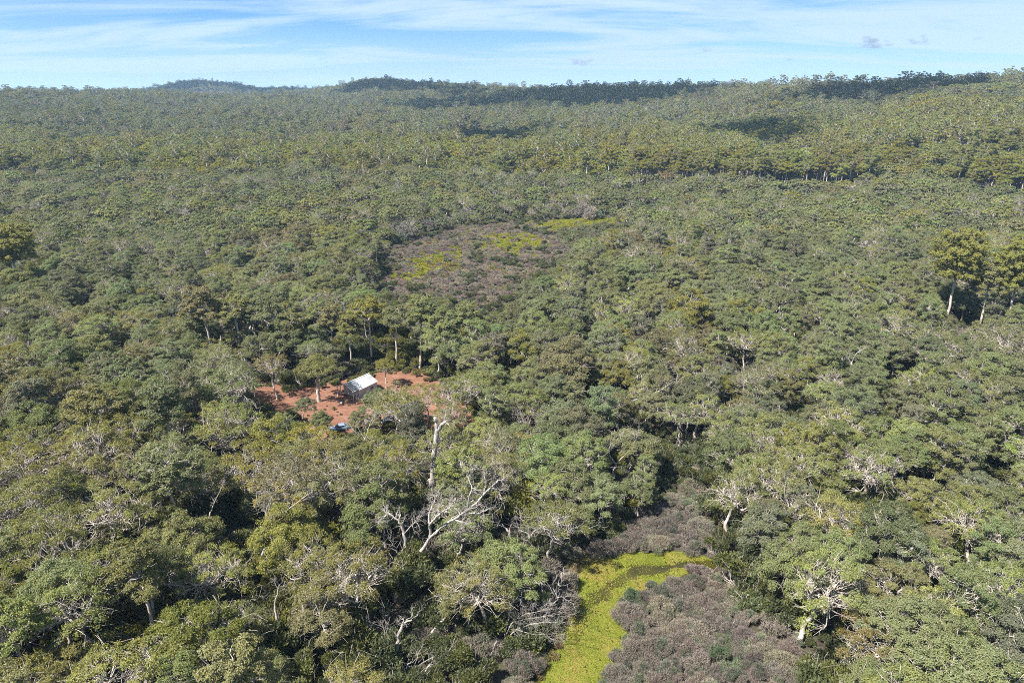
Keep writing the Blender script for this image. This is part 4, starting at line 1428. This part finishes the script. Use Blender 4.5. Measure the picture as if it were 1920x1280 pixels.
M_WHITE = plain("white_sheet_metal", (.42, .42, .41), .5, 0, .22, .55)
M_ROOF = plain("galvanised_roof", (.33, .335, .34), .45, .1, .28, .6)
M_TIMBER = plain("pale_timber", (.48, .45, .41), .7, 0, .15, 4)
M_GLASS = plain("dark_glass", (.02, .024, .03), .06, 0, .1, 2, .6)
M_TYRE = plain("tyre_rubber", (.02, .02, .02), .85)
M_RIM = plain("wheel_metal", (.45, .46, .48), .35, .8)
M_BLUE = plain("blue_grey_paint", (.20, .27, .38), .25, .3, .04, 2, .6)
M_BLACK = plain("black_paint", (.014, .016, .02), .22, 0, .05, 2, .6)
M_LAMP = plain("lamp_lens", (.75, .76, .74), .15)
M_RED = plain("red_lens", (.35, .02, .015), .2)
M_CHAR = plain("charred_wood", (.022, .02, .019), .9)
M_PLASTIC = plain("white_plastic", (.50, .52, .54), .4)


def shed():
    c = on_level(671, 737, 0)
    root = bpy.data.objects.new("shed", None)
    COL.objects.link(root)
    root.location = c
    root.rotation_euler[2] = R(57)
    root.scale = (.92, .92, .92)
    L_, W_, eave, ridge = 9.6, 6.4, 2.9, 4.5          # long side along local x
    # walls of ribbed sheet: the ribs stand proud
    def ribbed(name, a, b, h0, h1, parent):
        a, b = np.array(a, float), np.array(b, float)
        n_ = int(np.linalg.norm(b - a) / .38)
        V, F = [], []
        nrm = np.array((-(b - a)[1], (b - a)[0])); nrm = nrm / np.linalg.norm(nrm)
        for i in range(n_ * 4 + 1):
            t = i / (n_ * 4)
            q = a + (b - a) * t + nrm * (.05 if i % 4 in (1, 2) else 0)
            V += [(q[0], q[1], h0), (q[0], q[1], h1(t))]
        for i in range(n_ * 4):
            F.append((2 * i, 2 * i + 2, 2 * i + 3, 2 * i + 1))
        return prism(V, F, name, M_WHITE, parent)
    x0, x1, y0, y1 = -L_ / 2 + 2.4, L_ / 2, -W_ / 2, W_ / 2
    ribbed("wall", (x1, y0), (x0, y0), 0, lambda t: eave, root)
    ribbed("wall", (x0, y1), (x1, y1), 0, lambda t: eave, root)
    gab = lambda t: eave + (ridge - eave) * (1 - abs(2 * t - 1)) - .04
    ribbed("wall", (x0, y0), (x0, y1), 0, gab, root)
    ribbed("wall", (x1, y1), (x1, y0), 0, gab, root)
    sl = math.atan2(ridge - eave, W_ / 2)
    # roof sheets, one by one, each ribbed
    nsh = 9
    wsh = (x1 - x0 + .5) / nsh
    for side in (-1, 1):
        for k in range(nsh):
            V, F = [], []
            xs = x0 - .25 + k * wsh
            m_ = 8
            for i in range(m_ + 1):
                xx = xs + wsh * i / m_ * .995
                up = .045 if i % 4 in (1, 2) else 0
                for j, (yy, zz) in enumerate(((side * (W_ / 2 + .35), eave - .35 * math.tan(sl)), (side * .02, ridge))):
                    V.append((xx, yy, zz + .06 + up))
            for i in range(m_):
                q = (2 * i, 2 * i + 1, 2 * i + 3, 2 * i + 2)
                F.append(q if side > 0 else q[::-1])
            prism(V, F, "roof_sheet", M_WHITE if (side < 0 and k < 6) or k < 2 else M_ROOF, root)
    slab("ridge_cap", ((x0 + x1) / 2, 0, ridge + .13), (x1 - x0 + .6, .34, .05), M_WHITE, root)
    # open bay at the left end: posts, plates and bare rafters
    for side in (-1, 1):
        for xx in (-L_ / 2, -L_ / 2 + 1.2):
            slab("post", (xx, side * W_ / 2, eave / 2), (.14, .14, eave), M_TIMBER, root)
        slab("top_plate", (-L_ / 2 + 1.05, side * W_ / 2, eave + .07), (2.5, .16, .14), M_TIMBER, root)
    slab("ridge_beam", (-L_ / 2 + 1.0, 0, ridge + .02), (2.4, .14, .2), M_TIMBER, root)
    for k in range(4):
        for side in (-1, 1):
            ln = math.hypot(W_ / 2, ridge - eave) + .3
            slab("rafter", (-L_ / 2 + .05 + k * .62, side * (W_ / 4 + .1), (eave + ridge) / 2 + .08), (.26, ln, .14), M_WHITE, root, (-side * sl, 0, 0))
    slab("door", (.3, y0 - .075, 1.05), (1.0, .05, 2.1), M_ROOF, root)
    f = slab("window", (2.6, y0 - .08, 1.6), (1.3, .06, .9), M_WHITE, root)
    slab("pane", (0, -.035, 0), (1.15, .02, .76), M_GLASS, f)
    describe(root, "white sheet-metal shed with bare rafters at one end on the red clay", "shed")
    return root


SHED = shed()


def car(name, px, py, rz, paint, label, tray=False):
    c = on_level(px, py, 0)
    root = bpy.data.objects.new(name, None)
    COL.objects.link(root)
    root.location = (c[0], c[1], .03)
    root.rotation_euler[2] = rz
    # body: sections along x (front is +x), half widths and heights
    sec = [(-2.25, .74, .42, .86), (-2.15, .84, .32, .98), (-1.5, .88, .27, 1.02), (-.6, .89, .25, 1.0), (.5, .89, .25, .98), (1.0, .88, .26, .95), (1.7, .85, .28, .88), (2.1, .78, .34, .78), (2.22, .66, .42, .66)]
    V, F = [], []
    for x, w, z0, z1 in sec:
        V += [(x, -w * .93, z0), (x, -w, z0 + .22), (x, -w * .97, z1 - .12), (x, -w * .86, z1), (x, w * .86, z1), (x, w * .97, z1 - .12), (x, w, z0 + .22), (x, w * .93, z0)]
    for i in range(len(sec) - 1):
        for j in range(8):
            a, b = i * 8 + j, i * 8 + (j + 1) % 8
            F.append((a, b, b + 8, a + 8))
    F += [tuple(range(8)), tuple(reversed(range((len(sec) - 1) * 8, len(sec) * 8)))]
    prism(V, F, "body", paint, root, True)
    # cabin
    cs = [(-1.75, .76, 1.0, 1.02), (-1.15, .70, 1.0, 1.42), (-.5, .69, .98, 1.47), (.2, .68, .97, 1.45), (1.05, .76, .93, .96)]
    V, F = [], []
    for x, w, z0, z1 in cs:
        V += [(x, -.80, z0), (x, -w, z1 - .05), (x, -w * .85, z1), (x, w * .85, z1), (x, w, z1 - .05), (x, .80, z0)]
    for i in range(len(cs) - 1):
        for j in range(6):
            a, b = i * 6 + j, i * 6 + (j + 1) % 6
            F.append((a, b, b + 6, a + 6))
    F += [tuple(range(6)), tuple(reversed(range(24, 30)))]
    cab = prism(V, F, "cabin", paint, root)
    for s in (-1, 1):
        for pts in ([(-1.45, 1.05), (-1.05, 1.38), (-.42, 1.41), (-.42, 1.03)], [(-.34, 1.03), (-.34, 1.41), (.16, 1.38), (.80, 1.0)]):
            V = [(x, s * (.815 - (z - 1.0) * .24), z) for x, z in pts] + [(x, s * (.80 - (z - 1.0) * .24), z) for x, z in pts]
            F = [(0, 1, 2, 3), (7, 6, 5, 4)] + [(i, (i + 1) % 4, (i + 1) % 4 + 4, i + 4) for i in range(4)]
            prism(V, F, "window", M_GLASS, cab)
    for pts in ([(.28, -.55, 1.43), (.28, .55, 1.43), (.98, .66, 1.02), (.98, -.66, 1.02)], [(-1.22, .55, 1.40), (-1.22, -.55, 1.40), (-1.68, -.66, 1.08), (-1.68, .66, 1.08)]):
        V = [(x, y, z + .03) for x, y, z in pts] + [(x, y, z - .02) for x, y, z in pts]
        F = [(0, 1, 2, 3), (7, 6, 5, 4)] + [(i, (i + 1) % 4, (i + 1) % 4 + 4, i + 4) for i in range(4)]
        prism(V, F, "windscreen", M_GLASS, cab)
    for x in (-1.42, 1.38):
        for s in (-1, 1):
            t = Tubes()
            t.add([(x, s * .70, .32), (x, s * .72, .32), (x, s * .90, .32), (x, s * .915, .32)], [.20, .325, .325, .20], 16)
            w = link("wheel", mesh_of("wheel", *t.arrays(), M_TYRE, smooth=True), root)
            t = Tubes()
            t.add([(x, s * .90, .32), (x, s * .905, .32), (x, s * .905, .32)], [.21, .20, .01], 12)
            link("rim", mesh_of("rim", *t.arrays(), M_RIM), w)
    for s in (-1, 1):
        slab("headlight", (2.14, s * .55, .64), (.14, .3, .14), M_LAMP, root)
        slab("tail_light", (-2.22, s * .6, .76), (.08, .26, .16), M_RED, root)
        slab("mirror", (.72, s * .95, 1.0), (.12, .18, .12), paint, root)
    slab("bumper", (2.2, 0, .44), (.12, 1.4, .16), paint, root)
    describe(root, label, "car")
    return root


car("parked_car", 637, 806, R(200), M_BLUE, "blue-grey car parked on red clay between low crowns in front of the shed")
car("parked_car", 729, 792, R(206), M_BLACK, "black car half hidden by branches to the right of the blue-grey car")


def small_things():
    c = on_level(801, 782, 0)
    root = bpy.data.objects.new("water_tub", None); COL.objects.link(root); root.location = (c[0], c[1], .02); root.scale = (.6, .6, .6)
    t = Tubes(); t.add([(0, 0, 0), (0, 0, .06), (0, 0, .95), (0, 0, 1.0), (0, 0, 1.0)], [.5, .55, .6, .58, .01], 18)
    link("body", mesh_of("tub", *t.arrays(), M_PLASTIC, smooth=True), root)
    slab("lid", (0, 0, 1.04), (.5, .5, .06), M_PLASTIC, root)
    describe(root, "small whitish tub on the red clay beside a dark bush", "tub")
    c = on_level(640, 760, 0)
    root = bpy.data.objects.new("white_drum", None); COL.objects.link(root); root.location = (c[0], c[1], .02)
    t = Tubes(); t.add([(0, 0, 0), (0, 0, .3), (0, 0, .31), (0, 0, .6), (0, 0, .61), (0, 0, .9), (0, 0, .9)], [.29, .29, .31, .29, .31, .29, .01], 16)
    link("body", mesh_of("drum", *t.arrays(), M_PLASTIC, smooth=True), root)
    describe(root, "little white drum standing just below the shed", "drum")
    # charred pole
    b, tpp = on_level(845, 838, 0), None
    root = bpy.data.objects.new("charred_pole", None); COL.objects.link(root); root.location = b
    t = Tubes(); t.add([(0, 0, -.2), (.12, 0, 2), (.3, 0, 4.5), (.5, 0.1, 6.4)], [.17, .15, .12, .07], 8)
    link("pole", mesh_of("pole", *t.arrays(), M_CHAR, smooth=True), root)
    describe(root, "thin black burnt pole standing in front of bare red clay", "pole")
    # grey logs pushed up at the back of the clearing
    for i, (px, py, rz, ln) in enumerate([(612, 690, .1, 6.5), (622, 687, .25, 5.5), (633, 688, -.1, 5), (615, 684, -.25, 4.6)]):
        c = on_level(px, py, 0)
        g = np.random.default_rng(i + 900)
        t = Tubes()
        pts = bend((-ln / 2, 0, .25), (ln / 2, 0, .3), 7, g, .03)
        t.add(pts, np.linspace(.26, .15, 7), 8)
        t.add(bend(pts[4], pts[4] + np.array((.8, .3, .9)), 4, g, .1), np.linspace(.09, .03, 4), 5)
        o = link("log", mesh_of("log", *t.arrays(), M_DEAD, smooth=True), None, (c[0], c[1], .03 + .12 * (i % 2)), rz)
        describe(o, ["long pale log lowest in the heap behind the clearing", "slanting bleached log in the heap behind the clearing", "short bleached log nearest the shed in the heap",
                     "thin pale log at the back of the heap behind the clearing"][i], "log", "bleached logs heaped behind the clearing")


small_things()

# ------------------------------------------------------------------ clouds
def cloud_mat(den):
    m, nt, N, L, out = mat("cloud_vapour")
    v = N('ShaderNodeVolumePrincipled')
    v.inputs['Color'].default_value = (.86, .88, .93, 1)
    v.inputs['Density'].default_value = den
    v.inputs['Anisotropy'].default_value = .8
    L(v.outputs[0], out.inputs['Volume'])
    return m


def cloud_mesh(name, c, w, d, h, g, m, puffs=34, obj=True, rr=(.09, .24)):
    import bmesh
    bm = bmesh.new()
    for _ in range(puffs):
        q = g.normal(size=3) * .3
        q = np.clip(q, -.8, .8)
        r = g.uniform(*rr) * (1.05 - abs(q[0]))
        mm = bmesh.ops.create_icosphere(bm, subdivisions=2, radius=r)
        for v in mm['verts']:
            p = np.array(v.co) + q
            if p[2] < -.12:
                p[2] = -.12 + (p[2] + .12) * .25
            v.co = Vector((p[0] * w, p[1] * d, p[2] * h))
    me = bpy.data.meshes.new(name)
    bm.to_mesh(me); bm.free()
    me.materials.append(m)
    return link(name, me, None, c) if obj else me


g = np.random.default_rng(808)
MC = cloud_mat(.007)
for (px, py, w, h, lab) in [(1090, 119, 700, 190, "small grey flat cloud low above the dark middle ridge"), (1640, 86, 900, 300, "largest small grey cloud, above the right ridge"),
                            (1722, 80, 520, 190, "compact grey cloud just right of the largest one"), (1324, 95, 360, 130, "faint small cloud between the ridge cloud and the largest one"),
                            (1480, 113, 330, 120, "tiny faint cloud low over the tree-topped right ridge"), (1835, 73, 240, 110, "faint speck of cloud at the far right")]:
    dd = 21000
    p = at_dist(px, py, dd)
    o = cloud_mesh("cloud", p, w, w * .7, h * 1.2, g, MC if w > 400 else cloud_mat(.008))
    describe(o, lab, "cloud")
# clouds overhead whose shade lies on the far ridges
MS = cloud_mat(.02)
import bmesh
bm = bmesh.new()
for (px, py, dd, w, d, hh) in [(985, 174, 1580, 800, 420, 520), (1680, 156, 1060, 330, 190, 430), (1425, 200, 800, 130, 110, 380), (915, 236, 880, 110, 90, 380), (880, 170, 1900, 200, 150, 520), (480, 168, 3300, 1000, 700, 560), (770, 172, 2150, 520, 260, 540)]:
    p = at_dist(px, py, dd)
    t = (hh + 120 - p[2]) / SUN_DIR.z
    c = Vector(p) + SUN_DIR * t
    me = cloud_mesh("cloud_part", None, w, d, 90, g, MS, 22, obj=False, rr=(.16, .34))
    tmp = bmesh.new(); tmp.from_mesh(me)
    for v in tmp.verts:
        v.co = v.co + c
    me2 = bpy.data.meshes.new("x"); tmp.to_mesh(me2); tmp.free()
    bm.from_mesh(me2)
me = bpy.data.meshes.new("overhead_clouds"); bm.to_mesh(me); bm.free()
me.materials.append(MS)
kind(link("overhead_clouds", me), 'stuff')

# ------------------------------------------------------------------ haze
def haze():
    x0, x1, y0, y1, z0, z1 = -14000, 14000, -300, 6600, -90, 205
    V = [(x0, y0, z0), (x1, y0, z0), (x1, y1, z0), (x0, y1, z0), (x0, y0, z1), (x1, y0, z1), (x1, y1, z1), (x0, y1, z1)]
    F = [(3, 2, 1, 0), (4, 5, 6, 7), (0, 1, 5, 4), (1, 2, 6, 5), (2, 3, 7, 6), (3, 0, 4, 7)]
    m, nt, N, L, out = mat("haze")
    v = N('ShaderNodeVolumePrincipled')
    v.inputs['Color'].default_value = (.42, .67, 1.0, 1)
    v.inputs['Density'].default_value = .000065
    v.inputs['Anisotropy'].default_value = .0
    L(v.outputs[0], out.inputs['Volume'])
    kind(prism(V, F, "haze", m), 'stuff')


haze()

# ------------------------------------------------------------------ words that single each plant out
LAND = [("the white shed", on_level(676, 738)), ("the blue-grey car", on_level(637, 806)), ("the black car", on_level(729, 792)), ("the forked dead tree", np.array(fk.location)),
        ("the snapped white trunk", np.array(tr_.location)), ("the pond's near arm", on_level(1090, 1200)), ("the pond's far bend", on_level(1250, 1050)), ("the pond's inner corner", on_level(1110, 1070)),
        ("the swampy opening", on_level(850, 520)), ("the yellow swamp grass", on_level(960, 460)), ("the towering olive gum", np.array([HERO[2]['x'], HERO[2]['y'], 0])),
        ("the black hollow", on_level(1638, 960)), ("the white snag", on_level(1604, 1215)), ("the brown thicket", on_level(1300, 1180)), ("the upper brown thicket", on_level(1250, 980)),
        ("the lone clearing trunk", np.array([HERO[0]['x'], HERO[0]['y'], 0])), ("the white twin stems", on_level(384, 1045)), ("the hooked dead trunk", on_level(738, 1290)),
        ("the pale forked trunk by shade", on_level(206, 1225)), ("the round brown-olive crown", np.array([HERO[5]['x'], HERO[5]['y'], 0])), ("the burnt pole", on_level(845, 838)),
        ("the far-left edge stub", on_level(18, 930)), ("the thick right-edge trunk", on_level(1903, 960)), ("the tangled dead limbs", on_level(1150, 925)), ("the many-armed dead tree", on_level(1155, 745)),
        ("the log heap", on_level(622, 688)), ("the bottom left corner", on_level(40, 1260)), ("the bottom right corner", on_level(1880, 1260)), ("the right frame edge", on_level(1915, 1100)),
        ("the left frame edge", on_level(5, 1080)), ("the left frame edge's middle", on_level(5, 700)), ("the right frame edge's middle", on_level(1915, 760))]
SPECIAL = {'white_trunk': "olive gum with a thick bare white trunk alone on the red clay", 'left_clearing': "thin twiggy gum with forked pale trunk at the clearing's left end",
           'giant': "towering yellow-olive gum on pale tall trunks above the right-hand forest", 'giant2': "second towering yellow-olive gum, cut by the right frame edge",
           'left_giant': "tall dark yellow-olive gum cut by the left frame edge", 'round_olive': "round brown-olive gum crown standing proud in the middle of the forest"}
GROUPS = {'gum_tree': ("gum tree", "gum trees of the forest canopy"), 'tall_gum_tree': ("tall gum", "tall pale-trunked gums"), 'dead_tree': ("dead tree", "bare dead trees among the gums"), 'shrub': ("shrub", "brown shrubs of the thickets by the pond")}
ORD = ["", "second ", "third ", "fourth ", "fifth ", "sixth ", "seventh ", "eighth ", "ninth ", "tenth ", "eleventh ", "twelfth ", "thirteenth ", "fourteenth ", "fifteenth "]
made = {}
for d in INDIV:
    cat, grp = GROUPS[d['nm']]
    d['o']['category'] = cat
    d['o']['group'] = grp
    if d.get('tag') in SPECIAL:
        d['o']['label'] = SPECIAL[d['tag']]
        continue
    best = min(LAND, key=lambda q: math.hypot(q[1][0] - d['x'], q[1][1] - d['y']))
    dx, dy = d['x'] - best[1][0], d['y'] - best[1][1]
    rel = ("behind" if dy > 0 else "before") if abs(dy) > 1.6 * abs(dx) else (("right of" if dx > 0 else "left of") if abs(dx) > 1.6 * abs(dy) else
                                                                             (("behind-right of" if dx > 0 else "behind-left of") if dy > 0 else ("before-right of" if dx > 0 else "before-left of")))
    size = 'big ' if d['s'] > 1.05 else ('small ' if d['s'] < .82 else '')
    if d['nm'] == 'shrub':
        look = f"{size}{d['c']} feathery shrub"
    elif d['nm'] == 'dead_tree':
        look = f"{size}bare grey-white dead tree"
    else:
        look = f"{size}{d['c']} {FORM[d['T'].idx]} gum"
    made.setdefault((look, rel, best[0]), []).append((math.hypot(dx, dy), d))
for (look, rel, lm), lst in made.items():
    lst.sort(key=lambda q: q[0])
    for i, (_, d) in enumerate(lst):
        if i == 0:
            d['o']['label'] = f"{look} {rel} {lm}" + (", nearest such" if len(lst) > 1 else "")
        else:
            d['o']['label'] = f"{look} {rel} {lm}, {ORD[min(i, 14)]}nearest such"
print("trees", len(X), "single", single.sum(), "to", dist_single, "objects", len(scene.objects), "thicket", len(THICK))
